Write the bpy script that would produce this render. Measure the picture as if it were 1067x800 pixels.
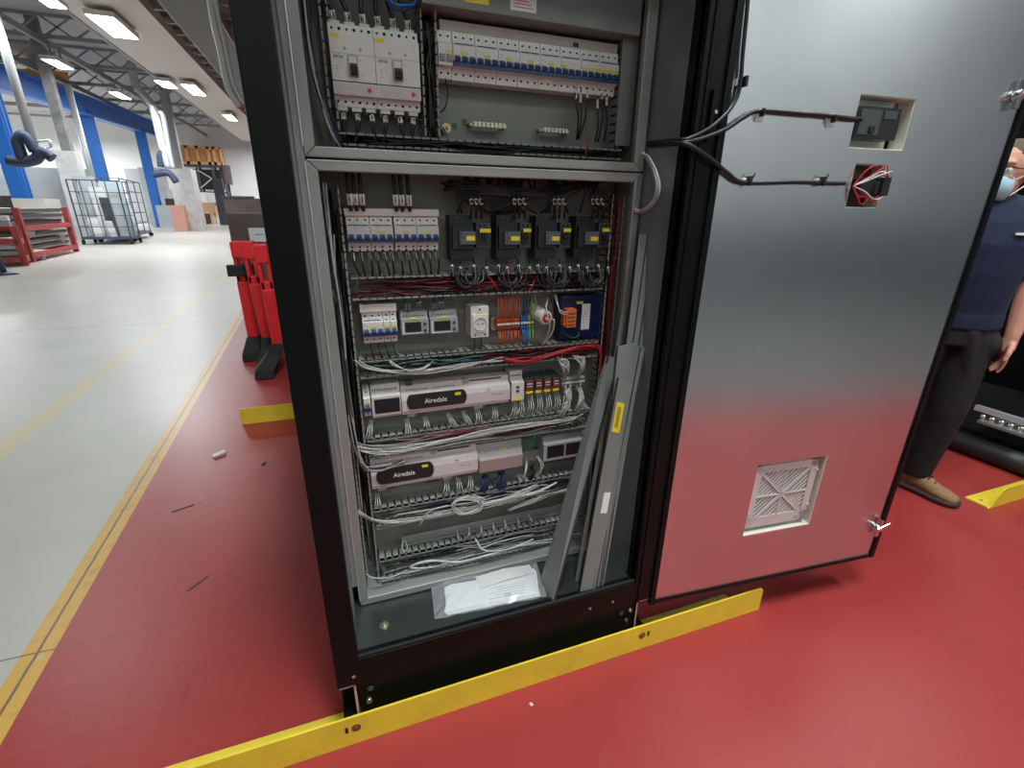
import bpy, bmesh, math, random
from mathutils import Vector, Matrix
random.seed(7)
for o in list(bpy.data.objects): bpy.data.objects.remove(o)
S = bpy.context.scene
COL = S.collection
R = math.radians
# ------------------------------------------------------------------ camera
FPX, PIT, ROLL, YAW, H = 493.44, R(20.1835), R(-0.80857), R(19.9932), 1.35
def _axes():
    right = Vector((1, 0, 0)); fwd = Vector((0, math.cos(PIT), -math.sin(PIT))); down = Vector((0, -math.sin(PIT), -math.cos(PIT)))
    r2 = math.cos(ROLL)*right + math.sin(ROLL)*down; d2 = -math.sin(ROLL)*right + math.cos(ROLL)*down
    M = Matrix.Rotation(-YAW, 3, 'Z')
    return M @ r2, M @ d2, M @ fwd
AX, AD, AF = _axes()
CP = Vector((0, 0, H))
cam = bpy.data.cameras.new('camera'); cam.sensor_fit = 'HORIZONTAL'; cam.sensor_width = 36; cam.lens = FPX/1067*36; cam.clip_start = 0.02; cam.clip_end = 300
co = bpy.data.objects.new('camera', cam); COL.objects.link(co)
co.matrix_world = Matrix(((AX.x, -AD.x, -AF.x, CP.x), (AX.y, -AD.y, -AF.y, CP.y), (AX.z, -AD.z, -AF.z, CP.z), (0, 0, 0, 1)))
S.camera = co
# survey helpers: where a sight line meets a real plane of the place
def ray(x, y): return AX*((x-533.5)/FPX) + AD*((y-400)/FPX) + AF
def on(x, y, n, c):
    d = ray(x, y); n = Vector(n); return CP + d*((c - n.dot(CP))/n.dot(d))
def ony(x, y, Y): return on(x, y, (0, 1, 0), Y)
def onx(x, y, X): return on(x, y, (1, 0, 0), X)
def onz(x, y, Z=0.0): return on(x, y, (0, 0, 1), Z)
# ------------------------------------------------------------------ light
S.view_settings.view_transform = 'Standard'; S.view_settings.look = 'None'; S.view_settings.gamma = 1; S.view_settings.use_curve_mapping = False
S.view_settings.exposure = 0.0
W = bpy.data.worlds.new('World'); S.world = W; W.use_nodes = True
W.node_tree.nodes['Background'].inputs[0].default_value = (0.80, 0.88, 1.0, 1); W.node_tree.nodes['Background'].inputs[1].default_value = 0.35
def area(name, loc, sx, sy, e, rot=(0, 0, 0), color=(1, 0.97, 0.92)):
    l = bpy.data.lights.new(name, 'AREA'); l.shape = 'RECTANGLE'; l.size = sx; l.size_y = sy; l.energy = e; l.color = color
    o = bpy.data.objects.new(name, l); COL.objects.link(o); o.location = loc; o.rotation_euler = rot
    return o
CEIL = 7.5
LAMPZ = 5.88
# lamps of the hall: the rows over the red bay, then the rows down the aisle, each with added lamps (x, y, watts)
for x, y, e in [(0.5, -0.3, 235), (3.8, -0.4, 150), (-4.2, 1.5, 15), (6.5, 3.0, 90), (0.8, -5.6, 62), (4.6, -5.6, 80), (8.4, -5.6, 80), (-3.0, -5.6, 90), (-4.5, 8.0, 115), (-7.6, 17.0, 160)]:  # rearmost row is added, lighting the near wall that the door mirrors
    area('hall_and_fill_light', (x, y, LAMPZ-0.07), 0.6, 1.5, e, color=(0.92, 1, 0.99))
for x, y, e in [(-5.2, 17.5, 330), (-5, 26, 170), (-5, 34, 190), (-7.4, 21, 220), (-7.4, 28, 330), (-14, 24, 380), (-16, 36, 500), (-16.5, 43, 800), (-4.5, 43, 600), (-22, 42, 900), (-30, 42, 1000), (-34, 30, 900)]:  # outlying lamps by the far and left walls are added to whiten them
    area('hall_and_fill_light', (x, y, LAMPZ-0.07), 0.6, 1.5, e, color=(0.95, 0.98, 1.0))

# ------------------------------------------------------------------ materials
def lin(c):
    if isinstance(c, str):
        c = [int(c[i:i+2], 16)/255 for i in (1, 3, 5)]
        c = [v/12.92 if v <= .04045 else ((v+.055)/1.055)**2.4 for v in c]
    return (c[0], c[1], c[2], 1)
def mat(name, c, rough=.5, metal=0., noise=0., scale=20., bump=0., emit=0., alpha=1., trans=0., coat=0.):
    m = bpy.data.materials.new(name); m.use_nodes = True; nt = m.node_tree; b = nt.nodes['Principled BSDF']
    c = lin(c); b.inputs['Base Color'].default_value = c; b.inputs['Roughness'].default_value = rough; b.inputs['Metallic'].default_value = metal
    b.inputs['Coat Weight'].default_value = coat
    if trans: b.inputs['Transmission Weight'].default_value = trans
    if alpha < 1: b.inputs['Alpha'].default_value = alpha
    if emit: b.inputs['Emission Color'].default_value = c; b.inputs['Emission Strength'].default_value = emit
    if noise or bump:
        tc = nt.nodes.new('ShaderNodeTexCoord'); n = nt.nodes.new('ShaderNodeTexNoise'); n.inputs['Scale'].default_value = scale; n.inputs['Detail'].default_value = 6
        nt.links.new(tc.outputs['Object'], n.inputs['Vector'])
        if noise:
            r = nt.nodes.new('ShaderNodeValToRGB'); r.color_ramp.elements[0].position = .3; r.color_ramp.elements[1].position = .7
            r.color_ramp.elements[0].color = tuple(v*(1-noise) for v in c[:3])+(1,); r.color_ramp.elements[1].color = tuple(min(1, v*(1+noise)) for v in c[:3])+(1,)
            nt.links.new(n.outputs['Fac'], r.inputs['Fac']); nt.links.new(r.outputs['Color'], b.inputs['Base Color'])
        if bump:
            bp = nt.nodes.new('ShaderNodeBump'); bp.inputs['Strength'].default_value = bump; bp.inputs['Distance'].default_value = .01
            nt.links.new(n.outputs['Fac'], bp.inputs['Height']); nt.links.new(bp.outputs['Normal'], b.inputs['Normal'])
    return m
M = {}
def mk(k, *a, **kw): M[k] = mat(k, *a, **kw)
mk('black_paint', (.005, .006, .006), .34, noise=.2, scale=8)
M['black_paint'].node_tree.nodes['Principled BSDF'].inputs['Specular IOR Level'].default_value = .16
mk('black_plastic', (.014, .014, .015), .5)
mk('black_rubber', (.012, .012, .013), .75)
mk('galvanised', (.70, .725, .745), .235, 1., noise=.05, scale=5)
mk('galvanised_dull', (.30, .32, .33), .45, .6, noise=.08, scale=6)
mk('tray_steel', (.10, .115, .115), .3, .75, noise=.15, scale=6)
mk('grey_steel', (.30, .31, .305), .42, .25, noise=.05, scale=9)
mk('chassis_steel', (.33, .34, .32), .4, .35, noise=.06, scale=9)
mk('bright_edge', (.75, .75, .72), .3, .6)
mk('back_panel', (.23, .235, .205), .5, .1, noise=.06, scale=6)
mk('duct_pvc', (.27, .275, .25), .55, noise=.04, scale=30)
mk('lid_pvc', (.20, .21, .20), .5, noise=.05, scale=12)
mk('lid_edge', (.035, .037, .036), .5)
mk('white_plastic', (.74, .73, .69), .45)
mk('warm_plastic', (.66, .64, .59), .45)
mk('pink_plastic', (.62, .55, .54), .4)
mk('dusky_plastic', (.36, .27, .255), .3)
mk('mid_grey', (.36, .37, .37), .5)
mk('dark_grey', (.06, .065, .068), .5)
mk('starter_grey', (.018, .022, .025), .5)
mk('relay_grey', (.09, .11, .11), .5)
mk('hole', (.006, .006, .006), .8)
mk('blue_toggle', (.02, .05, .16), .4)
mk('purple_mark', (.05, .05, .20), .5)
mk('yellow_label', (.82, .66, .03), .5)
mk('white_label', (.80, .78, .76), .5)
mk('ink', (.03, .03, .03), .6)
mk('red_mark', (.55, .04, .05), .5)
mk('screen', (.016, .017, .02), .25)
mk('cream', (.72, .70, .61), .5)
mk('yellow_paint', (.80, .61, .045), .4, noise=.08, scale=14)
mk('pink_edge', (.62, .36, .33), .5)  # pink strips along the front rims of the foot channels
mk('bolt_brown', (.23, .09, .06), .5, .3)
mk('chrome', (.8, .8, .8), .12, 1.)
mk('zinc', (.62, .58, .48), .3, .9)
mk('brass', (.6, .45, .22), .3, .9)
mk('wire_white', (.55, .545, .52), .45)
mk('wire_grey', (.38, .38, .36), .5)
mk('wire_black', (.012, .012, .013), .4)
mk('wire_red', (.50, .02, .02), .4)
mk('wire_darkred', (.16, .012, .014), .45)
mk('wire_orange', (.70, .10, .02), .4)
mk('wire_blue', (.03, .17, .55), .4)
mk('wire_navy', (.012, .025, .09), .45)
mk('wire_green', (.25, .40, .04), .4)
mk('wire_darkgreen', (.03, .12, .06), .5)
mk('terminal_orange', (.62, .10, .02), .45)
mk('terminal_brown', (.14, .045, .035), .5)
mk('terminal_blue', (.03, .15, .45), .45)
mk('terminal_green', (.22, .33, .05), .45)
mk('blue_box', (.006, .012, .06), .35)
mk('plug_orange', (.72, .15, .03), .4)
mk('paper', (.62, .63, .65), .7)
mk('paper_back', (.60, .59, .55), .7)
mk('film', (.9, .92, .95), .08, alpha=.22)
mk('skin', (.62, .30, .21), .5, noise=.05, scale=30)
mk('navy_cloth', (.008, .014, .045), .85, bump=.15, scale=60)
mk('black_cloth', (.009, .009, .011), .85, bump=.2, scale=40)
mk('suede', (.27, .155, .075), .85, noise=.15, scale=50)
mk('sole', (.05, .035, .03), .7)
mk('mask_cloth', (.45, .66, .76), .8)
mk('strap_white', (.85, .85, .85), .7)
mk('hair', (.12, .085, .06), .8)
mk('lens', (.5, .5, .5), .1, alpha=.3)
mk('barrier_red', (.78, .022, .03), .38)
mk('hall_white', (.72, .73, .74), .8)
mk('hall_dim', (.16, .17, .18), .8)
mk('hall_grey', (.42, .43, .44), .7)
mk('soffit', (.62, .61, .57), .7)
mk('truss', (.28, .29, .30), .6)
mk('blue_steel', (.025, .16, .56), .45)
mk('crane_orange', (.9, .48, .08), .5)
mk('pipe_grey', (.50, .52, .54), .4, .3)
mk('column_grey', (.24, .245, .25), .7, noise=.3, scale=3)
mk('wrap_white', (.70, .70, .69), .7, noise=.15, scale=3)
mk('hose_navy', (.03, .045, .09), .6)
mk('lamp', (1., .98, .95), .5, emit=9.)
mk('lamp_body', (.7, .7, .7), .5)
mk('cage_blue', (.07, .10, .17), .5, .3)
mk('sheet_grey', (.52, .56, .58), .45, .3, noise=.1, scale=2)
mk('pale_blue', (.50, .58, .63), .5)
mk('pallet_wood', (.50, .36, .20), .8, noise=.15, scale=6)
mk('crate_batten', (.50, .27, .11), .8)
mk('crate_wood', (.40, .19, .07), .8, noise=.15, scale=2)
mk('cardboard', (.48, .31, .17), .8, noise=.06, scale=4)
mk('pink_box', (.72, .38, .30), .8)
mk('trolley_red', (.42, .06, .055), .5, noise=.2, scale=6)
mk('dark_wood', (.10, .075, .07), .7, noise=.2, scale=4)
mk('rack_steel', (.055, .05, .07), .5)
# floor: grey screed, red coated bay, worn yellow lines and joints
def floor_material():
    m = bpy.data.materials.new('painted_floor'); m.use_nodes = True; nt = m.node_tree; N = nt.nodes; L = nt.links; b = N['Principled BSDF']
    geo = N.new('ShaderNodeNewGeometry'); sep = N.new('ShaderNodeSeparateXYZ'); L.new(geo.outputs['Position'], sep.inputs[0])
    def mth(op, a, b_=None, c=None):
        n = N.new('ShaderNodeMath'); n.operation = op
        for i, v in enumerate((a, b_, c)):
            if v is None: continue
            if isinstance(v, (int, float)): n.inputs[i].default_value = v
            else: L.new(v, n.inputs[i])
        return n.outputs[0]
    def noise(s, d=6, r=.55):
        n = N.new('ShaderNodeTexNoise'); n.inputs['Scale'].default_value = s; n.inputs['Detail'].default_value = d; n.inputs['Roughness'].default_value = r
        L.new(geo.outputs['Position'], n.inputs['Vector']); return n.outputs['Fac']
    def mix(f, a, c):
        n = N.new('ShaderNodeMix'); n.data_type = 'RGBA'; L.new(f, n.inputs[0])
        for i, v in ((6, a), (7, c)):
            if isinstance(v, tuple): n.inputs[i].default_value = v
            else: L.new(v, n.inputs[i])
        return n.outputs[2]
    def ramp(f, p0, p1):
        n = N.new('ShaderNodeMapRange'); L.new(f, n.inputs[0]); n.inputs[1].default_value = p0; n.inputs[2].default_value = p1; n.clamp = True; return n.outputs[0]
    x, y = sep.outputs[0], sep.outputs[1]
    n1, n2, n3 = noise(1.3), noise(14, 8), noise(70, 3)
    # distance to the bay's edge line
    u = mth('ADD', x, mth('ADD', mth('MULTIPLY', y, 0.0421), 0.922))     # 0 on the boundary, + inside the red bay
    red = mix(ramp(n1, .35, .7), (.325, .036, .034, 1), (.370, .045, .041, 1))
    red = mix(mth('MULTIPLY', ramp(n2, .62, .75), .12), red, (.50, .16, .14, 1))
    red = mix(mth('MULTIPLY', ramp(n2, .38, .28), .25), red, (.16, .016, .016, 1))
    grey = mix(ramp(n1, .35, .7), (.45, .435, .395, 1), (.52, .50, .455, 1))
    grey = mix(mth('MULTIPLY', ramp(n2, .6, .75), .15), grey, (.33, .33, .32, 1))
    yel = mix(mth('MULTIPLY', ramp(n2, .52, .7), .45), (.64, .36, .06, 1), (.30, .20, .08, 1))
    inred = mth('MULTIPLY', mth('GREATER_THAN', u, 0.0), mth('GREATER_THAN', y, -0.8))
    c = mix(inred, grey, red)
    c = mix(mth('LESS_THAN', y, -0.8), c, (.135, .14, .14, 1))  # unseen dark floor added behind the camera to darken the door's reflection
    line1 = mth('MULTIPLY', mth('LESS_THAN', u, 0.0), mth('GREATER_THAN', u, -0.088))
    c = mix(mth('MULTIPLY', line1, ramp(n2, .28, .36)), c, yel)
    # second, fainter aisle line
    v = mth('ADD', x, mth('ADD', mth('MULTIPLY', y, 0.0249), 1.868))
    line2 = mth('MULTIPLY', ramp(mth('ABSOLUTE', v), .075, .06), ramp(n2, .3, .55))
    c = mix(mth('MULTIPLY', line2, .75), c, (.63, .47, .16, 1))
    # joints
    wob = mth('MULTIPLY', mth('SUBTRACT', n2, .5), .010)
    j1 = ramp(mth('ABSOLUTE', mth('ADD', mth('ADD', u, 0.046), wob)), .0055, .003)
    w2 = mth('ADD', y, mth('MULTIPLY', x, .02))
    j2 = ramp(mth('ABSOLUTE', mth('ADD', mth('ADD', w2, -1.545), wob)), .004, .002)
    j3 = mth('MULTIPLY', ramp(mth('ABSOLUTE', mth('ADD', mth('ADD', w2, -6.7), wob)), .02, .008), .45)
    j = mth('MAXIMUM', mth('MAXIMUM', j1, mth('MULTIPLY', j2, mth('SUBTRACT', 1.0, mth('MULTIPLY', inred, .45)))), mth('MULTIPLY', j3, mth('SUBTRACT', 1.0, inred)))
    c = mix(mth('MULTIPLY', j, .8), c, (.07, .045, .04, 1))
    L.new(c, b.inputs['Base Color']); b.inputs['Specular IOR Level'].default_value = .35
    rg = N.new('ShaderNodeMapRange'); L.new(n1, rg.inputs[0]); rg.inputs[3].default_value = .30; rg.inputs[4].default_value = .42
    L.new(rg.outputs[0], b.inputs['Roughness'])
    bp = N.new('ShaderNodeBump'); bp.inputs['Strength'].default_value = .12; bp.inputs['Distance'].default_value = .01
    L.new(mth('ADD', mth('MULTIPLY', n2, .7), mth('MULTIPLY', n3, .3)), bp.inputs['Height']); L.new(bp.outputs['Normal'], b.inputs['Normal'])
    return m
M['floor'] = floor_material()

# ------------------------------------------------------------------ mesh builder
def smooth_path(pts, n=6):
    pts = [Vector(p) for p in pts]
    if len(pts) < 3: return pts
    out = []
    P = [2*pts[0]-pts[1]] + pts + [2*pts[-1]-pts[-2]]
    for i in range(1, len(P)-2):
        a, b, c, d = P[i-1], P[i], P[i+1], P[i+2]
        for k in range(n):
            t = k/n
            out.append(.5*((2*b) + (c-a)*t + (2*a-5*b+4*c-d)*t*t + (3*b-a-3*c+d)*t**3))
    out.append(pts[-1]); return out
class MB:
    def __init__(s): s.v = []; s.f = []; s.m = []; s.sm = []
    def face(s, idx, m, smooth=False): s.f.append(tuple(idx)); s.m.append(m); s.sm.append(smooth)
    def add(s, vs): b = len(s.v); s.v += [Vector(v) for v in vs]; return b
    def box(s, x0, x1, y0, y1, z0, z1, m):
        x0, x1 = min(x0, x1), max(x0, x1); y0, y1 = min(y0, y1), max(y0, y1); z0, z1 = min(z0, z1), max(z0, z1)
        b = s.add([(x, y, z) for x in (x0, x1) for y in (y0, y1) for z in (z0, z1)])
        for q in ((0, 1, 3, 2), (4, 6, 7, 5), (0, 4, 5, 1), (2, 3, 7, 6), (0, 2, 6, 4), (1, 5, 7, 3)): s.face([b+i for i in q], m)
        return s
    def obox(s, c, ex, ey, ez, m):   # centre and three half-axis vectors
        c, ex, ey, ez = map(Vector, (c, ex, ey, ez))
        b = s.add([c+i*ex+j*ey+k*ez for i in (-1, 1) for j in (-1, 1) for k in (-1, 1)])
        for q in ((0, 1, 3, 2), (4, 6, 7, 5), (0, 4, 5, 1), (2, 3, 7, 6), (0, 2, 6, 4), (1, 5, 7, 3)): s.face([b+i for i in q], m)
        return s
    def bar(s, p0, p1, w, t, m, side=(1, 0, 0)):   # rectangular bar between points, w along side, t across
        p0, p1 = Vector(p0), Vector(p1); a = (p1-p0)/2; d = a.normalized(); sd = Vector(side); sd = (sd - d*sd.dot(d)).normalized(); n = d.cross(sd)
        return s.obox((p0+p1)/2, a, sd*w/2, n*t/2, m)
    def hexa(s, lo, hi, m):   # 4 + 4 corner points
        b = s.add(list(lo)+list(hi))
        for q in ((3, 2, 1, 0), (4, 5, 6, 7), (0, 1, 5, 4), (1, 2, 6, 5), (2, 3, 7, 6), (3, 0, 4, 7)): s.face([b+i for i in q], m)
        return s
    def tube(s, pts, r, m, n=6, cap=True, smooth=6, r1=None):
        P = smooth_path(pts, smooth) if smooth else [Vector(p) for p in pts]
        t0 = (P[1]-P[0]).normalized(); up = Vector((0, 0, 1)) if abs(t0.z) < .9 else Vector((1, 0, 0))
        u = t0.cross(up).normalized(); base = len(s.v); K = len(P)
        for i, p in enumerate(P):
            t = (P[min(i+1, K-1)]-P[max(i-1, 0)]).normalized(); u = (u - t*u.dot(t)).normalized(); w = t.cross(u)
            rr = r if r1 is None else r+(r1-r)*i/(K-1)
            for k in range(n):
                a = 2*math.pi*k/n; s.v.append(p + (u*math.cos(a)+w*math.sin(a))*rr)
        for i in range(K-1):
            for k in range(n):
                a = base+i*n+k; b = base+i*n+(k+1) % n; s.face((a, b, b+n, a+n), m, True)
        if cap:
            s.face([base+k for k in range(n)][::-1], m); s.face([base+(K-1)*n+k for k in range(n)], m)
        return s
    def cyl(s, p0, p1, r, m, n=14, r1=None): return s.tube([p0, p1], r, m, n, True, 0, r1)
    def prism(s, prof, x0, x1, m, axis='x'):   # profile (a,b): axis x -> (y,z); z -> (x,y); y -> (x,z)
        def P(a, b, t): return {'x': (t, a, b), 'y': (a, t, b), 'z': (a, b, t)}[axis]
        n = len(prof); b = s.add([P(a, c, x0) for a, c in prof] + [P(a, c, x1) for a, c in prof])
        s.face([b+i for i in range(n)][::-1], m); s.face([b+n+i for i in range(n)], m)
        for i in range(n): s.face((b+i, b+(i+1) % n, b+n+(i+1) % n, b+n+i), m)
        return s
    def ball(s, c, rx, ry=None, rz=None, m='skin', n=14, k=9, rot=None):
        ry = ry or rx; rz = rz or rx; c = Vector(c); base = len(s.v)
        for i in range(k+1):
            th = math.pi*i/k
            for j in range(n):
                ph = 2*math.pi*j/n; p = Vector((rx*math.sin(th)*math.cos(ph), ry*math.sin(th)*math.sin(ph), rz*math.cos(th)))
                if rot: p = rot @ p
                s.v.append(c+p)
        for i in range(k):
            for j in range(n):
                a = base+i*n+j; b = base+i*n+(j+1) % n; s.face((a, a+n, b+n, b), m, True)
        return s
    def pill(s, p0, p1, r0, r1, m, n=14):   # tapered limb with round ends
        p0, p1 = Vector(p0), Vector(p1); d = (p1-p0).normalized(); P = []; rr = []
        for i in range(5):
            a = math.pi/2*i/4; P.append(p0 - d*r0*math.cos(a)); rr.append(max(r0*math.sin(a), 1e-4))
        for i in range(5):
            a = math.pi/2*i/4; P.append(p1 + d*r1*math.sin(a)); rr.append(max(r1*math.cos(a), 1e-4))
        up = Vector((0, 0, 1)) if abs(d.z) < .9 else Vector((1, 0, 0)); u = d.cross(up).normalized(); w = d.cross(u); base = len(s.v)
        for p, r in zip(P, rr):
            for k in range(n): a = 2*math.pi*k/n; s.v.append(p+(u*math.cos(a)+w*math.sin(a))*r)
        for i in range(len(P)-1):
            for k in range(n): a = base+i*n+k; b = base+i*n+(k+1) % n; s.face((a, b, b+n, a+n), m, True)
        s.face([base+k for k in range(n)][::-1], m); s.face([base+(len(P)-1)*n+k for k in range(n)], m)
        return s
    def loft(s, rings, m, cap=True, smooth=True):
        n = len(rings[0]); base = len(s.v)
        for r in rings: s.v += [Vector(p) for p in r]
        for i in range(len(rings)-1):
            for k in range(n): a = base+i*n+k; b = base+i*n+(k+1) % n; s.face((a, b, b+n, a+n), m, smooth)
        if cap: s.face([base+k for k in range(n)][::-1], m); s.face([base+(len(rings)-1)*n+k for k in range(n)], m)
        return s
    def quad(s, a, b, c, d, m): i = s.add([a, b, c, d]); s.face((i, i+1, i+2, i+3), m); return s
    def text(s, txt, loc, size, m, rot=(R(90), 0, 0), width=None, thick=.0004, italic=0.):
        c = bpy.data.curves.new('t', 'FONT'); c.body = txt; c.size = size; c.extrude = thick; c.align_x = 'CENTER'; c.align_y = 'CENTER'; c.resolution_u = 3; c.shear = italic
        o = bpy.data.objects.new('t', c); COL.objects.link(o); dg = bpy.context.evaluated_depsgraph_get(); me = bpy.data.meshes.new_from_object(o.evaluated_get(dg))
        bpy.data.objects.remove(o)
        xs = [v.co.x for v in me.vertices]; k = 1.
        if width and xs: k = width/(max(xs)-min(xs))
        Mx = Matrix.Translation(Vector(loc)) @ (rot.to_4x4() if hasattr(rot, 'to_4x4') else Matrix.Rotation(rot[2], 4, 'Z') @ Matrix.Rotation(rot[1], 4, 'Y') @ Matrix.Rotation(rot[0], 4, 'X')) @ Matrix.Diagonal((k, 1, 1, 1))
        b = s.add([Mx @ v.co for v in me.vertices])
        for p in me.polygons: s.face([b+i for i in p.vertices], m)
        bpy.data.meshes.remove(me); return s
    def mesh(s, name, org):
        me = bpy.data.meshes.new(name); me.from_pydata([v-org for v in s.v], [], s.f)
        names = []
        for k in s.m:
            if k not in names: names.append(k)
        for k in names: me.materials.append(M[k])
        me.polygons.foreach_set('material_index', [names.index(k) for k in s.m]); me.polygons.foreach_set('use_smooth', s.sm)
        me.update()
        bm = bmesh.new(); bm.from_mesh(me); bmesh.ops.recalc_face_normals(bm, faces=bm.faces); bm.to_mesh(me); bm.free()
        return me
ORG = {}
def tag(o, label, cat=None, group=None, kind=None):
    if label: o['label'] = label
    if cat: o['category'] = cat
    if group: o['group'] = group
    if kind: o['kind'] = kind
    return o
def thing(name, label, cat, loc, group=None):
    o = bpy.data.objects.new(name, None); o.empty_display_size = .05; COL.objects.link(o); o.location = loc; ORG[o] = Vector(loc)
    return tag(o, label, cat, group)
def part(mb, name, parent, label=None, kind=None, bevel=0.):
    org = ORG[parent]; o = bpy.data.objects.new(name, mb.mesh(name, org)); COL.objects.link(o); o.parent = parent; ORG[o] = org
    if bevel: bev(o, bevel)
    return tag(o, label, kind=kind)
def single(mb, name, label, cat, group=None, kind=None, bevel=0.):
    lo = Vector((min(v.x for v in mb.v), min(v.y for v in mb.v), min(v.z for v in mb.v))); hi = Vector((max(v.x for v in mb.v), max(v.y for v in mb.v), 0))
    org = Vector(((lo.x+hi.x)/2, (lo.y+hi.y)/2, lo.z))
    o = bpy.data.objects.new(name, mb.mesh(name, org)); COL.objects.link(o); o.location = org; ORG[o] = org
    if bevel: bev(o, bevel)
    return tag(o, label, cat, group, kind)
def struct(mb, name): 
    o = bpy.data.objects.new(name, mb.mesh(name, Vector())); COL.objects.link(o); o['kind'] = 'structure'; ORG[o] = Vector(); return o
def bev(o, w):
    b = o.modifiers.new('bevel', 'BEVEL'); b.width = w; b.segments = 2; b.limit_method = 'ANGLE'; b.angle_limit = R(40)
def dup(root, loc, label=None, group=None):
    r = root.copy(); COL.objects.link(r); r.location = loc
    if label: r['label'] = label
    if group: r['group'] = group
    for ch in root.children:
        c = ch.copy(); COL.objects.link(c); c.parent = r
        for g in ch.children:
            d = g.copy(); COL.objects.link(d); d.parent = c
    return r
ORD = ['leftmost', 'second', 'third', 'fourth', 'fifth', 'sixth', 'seventh', 'eighth', 'ninth', 'tenth', 'eleventh', 'twelfth', 'thirteenth', 'fourteenth', 'fifteenth', 'sixteenth']
def nth(i, n=None):
    if n and i == n-1: return 'rightmost'
    return 'leftmost' if i == 0 else ORD[i]+' from left'
V3 = Vector
# ================================================================== SETTING
mb = MB(); mb.quad((-40, -7, 0), (12, -7, 0), (12, 50, 0), (-40, 50, 0), 'floor'); struct(mb, 'floor')
mb = MB(); mb.box(-40, 12, 48, 48.3, 0, CEIL, 'hall_white'); struct(mb, 'wall_far')
mb = MB(); mb.box(-40, 12, -7.3, -7, 0, CEIL, 'hall_white'); struct(mb, 'wall_near')  # unseen wall, its nearness and white chosen for the door's reflection
mb = MB(); mb.box(-40, 12, -7, -6.95, 0, 1.3, 'hall_dim'); struct(mb, 'trim_5')  # unseen dark band, added to dim the middle of the door's reflection
mb = MB(); mb.box(11.7, 12, -9, 48, 0, CEIL, 'hall_dim'); struct(mb, 'wall_right')
mb = MB(); mb.box(-40.3, -40, -9, 48, 0, CEIL, 'hall_white'); struct(mb, 'wall_left')
mb = MB(); mb.box(-40, 12, -9, 48.3, CEIL, CEIL+.2, 'hall_grey'); struct(mb, 'ceiling')
# ================================================================== CABINET SHELL
YP, YC, YF, YD, YB = .975, 1.16, 1.225, 1.22, 1.29
TZ = .25                                      # inside floor of the cabinet
CT = 1.98                                     # top of the unit
cab = thing('control_cabinet', 'tall black control cabinet standing open, grey inner frame full of breakers and wiring', 'cabinet', (.36, 1.3, 0))
mb = MB(); mb.box(-.115, -.056, YP, YP+.05, .174, CT, 'black_paint'); part(mb, 'corner_post', cab, bevel=.003)
mb = MB(); mb.box(.776, .842, YP, YP+.05, .174, CT, 'black_paint'); mb.box(.79, .80, YP-.004, YP, .174, CT, 'black_paint'); part(mb, 'corner_post', cab, bevel=.003)
mb = MB(); mb.box(-.056, .776, YP, YP+.03, .174, .258, 'black_paint'); mb.box(-.056, .776, YP+.004, YP+.012, .258, .264, 'black_rubber')
for x in (-.072, .62, .70): mb.cyl((x, YP-.0015, .205), (x, YP, .205), .005, 'zinc', 8)
part(mb, 'bottom_rail', cab, bevel=.002)
mb = MB(); mb.box(-.056, .776, YP, YP+.05, 1.9, CT, 'black_paint'); part(mb, 'top_rail', cab, bevel=.003)
mb = MB(); mb.box(-.115, -.110, YP+.05, 3.25, .174, CT, 'black_paint'); mb.box(.842, .846, YP+.05, 3.25, .174, CT, 'black_paint'); mb.box(-.115, .846, 3.25, 3.26, .174, CT, 'black_paint')
mb.box(-.115, .846, YP, 3.26, CT, CT+.01, 'black_paint'); part(mb, 'outer_shell', cab)
mb = MB(); mb.box(-.063, -.057, YP+.03, 1.30, TZ, 1.9, 'galvanised_dull'); part(mb, 'side_lining', cab)
mb = MB(); mb.box(.784, .79, YP+.03, 1.42, TZ, 1.9, 'galvanised_dull'); mb.box(.776, .784, YP+.012, YP+.024, TZ, 1.9, 'galvanised_dull'); mb.box(.7805, .784, YP+.03, YP+.062, TZ, 1.9, 'chassis_steel')
part(mb, 'side_lining', cab)
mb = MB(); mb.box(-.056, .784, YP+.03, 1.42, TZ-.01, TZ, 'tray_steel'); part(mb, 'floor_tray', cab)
mb = MB(); mb.box(-.115, .846, 1.42, 1.43, .174, CT, 'black_paint'); part(mb, 'bulkhead', cab)
mb = MB(); mb.box(-.066, .793, YP+.012, YP+.03, .007, .174, 'black_paint'); mb.box(-.066, .793, YP+.03, 3.2, .05, .174, 'black_paint')
for x in (-.035, .745): mb.cyl((x, YP+.008, .135), (x, YP+.013, .135), .008, 'dark_grey', 8)
mb.cyl((-.042, YP+.003, .095), (-.042, YP+.013, .095), .008, 'zinc', 6); mb.cyl((.765, YP+.004, .10), (.765, YP+.013, .10), .007, 'dark_grey', 6); mb.cyl((.775, YP+.004, .14), (.775, YP+.013, .14), .006, 'zinc', 6)
part(mb, 'plinth', cab)
def foot(x0, x1):
    mb = MB(); t = .004; y0, y1 = YP+.008, YP+.30
    mb.box(x0, x1, y0, y1, .046, .050, 'black_paint'); mb.box(x0, x1, y0, y1, .168, .172, 'black_paint'); mb.box(x1-t, x1, y0, y1, .05, .168, 'black_paint')
    mb.box(x0, x1, y0+.05, y0+.055, .05, .168, 'black_paint')
    e = .0015
    mb.box(x0, x1, y0-e, y0, .048, .053, 'pink_edge'); mb.box(x0, x1, y0-e, y0, .164, .169, 'pink_edge'); mb.box(x1-.006, x1, y0-e, y0, .05, .168, 'pink_edge')
    mb.cyl((x0+.014, y0+.046, .155), (x0+.014, y0+.05, .155), .006, 'zinc', 8)
    part(mb, 'foot_channel', cab)
foot(-.112, -.070)
mb = MB(); x0, x1 = .797, .842; y0 = YP+.008
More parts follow.
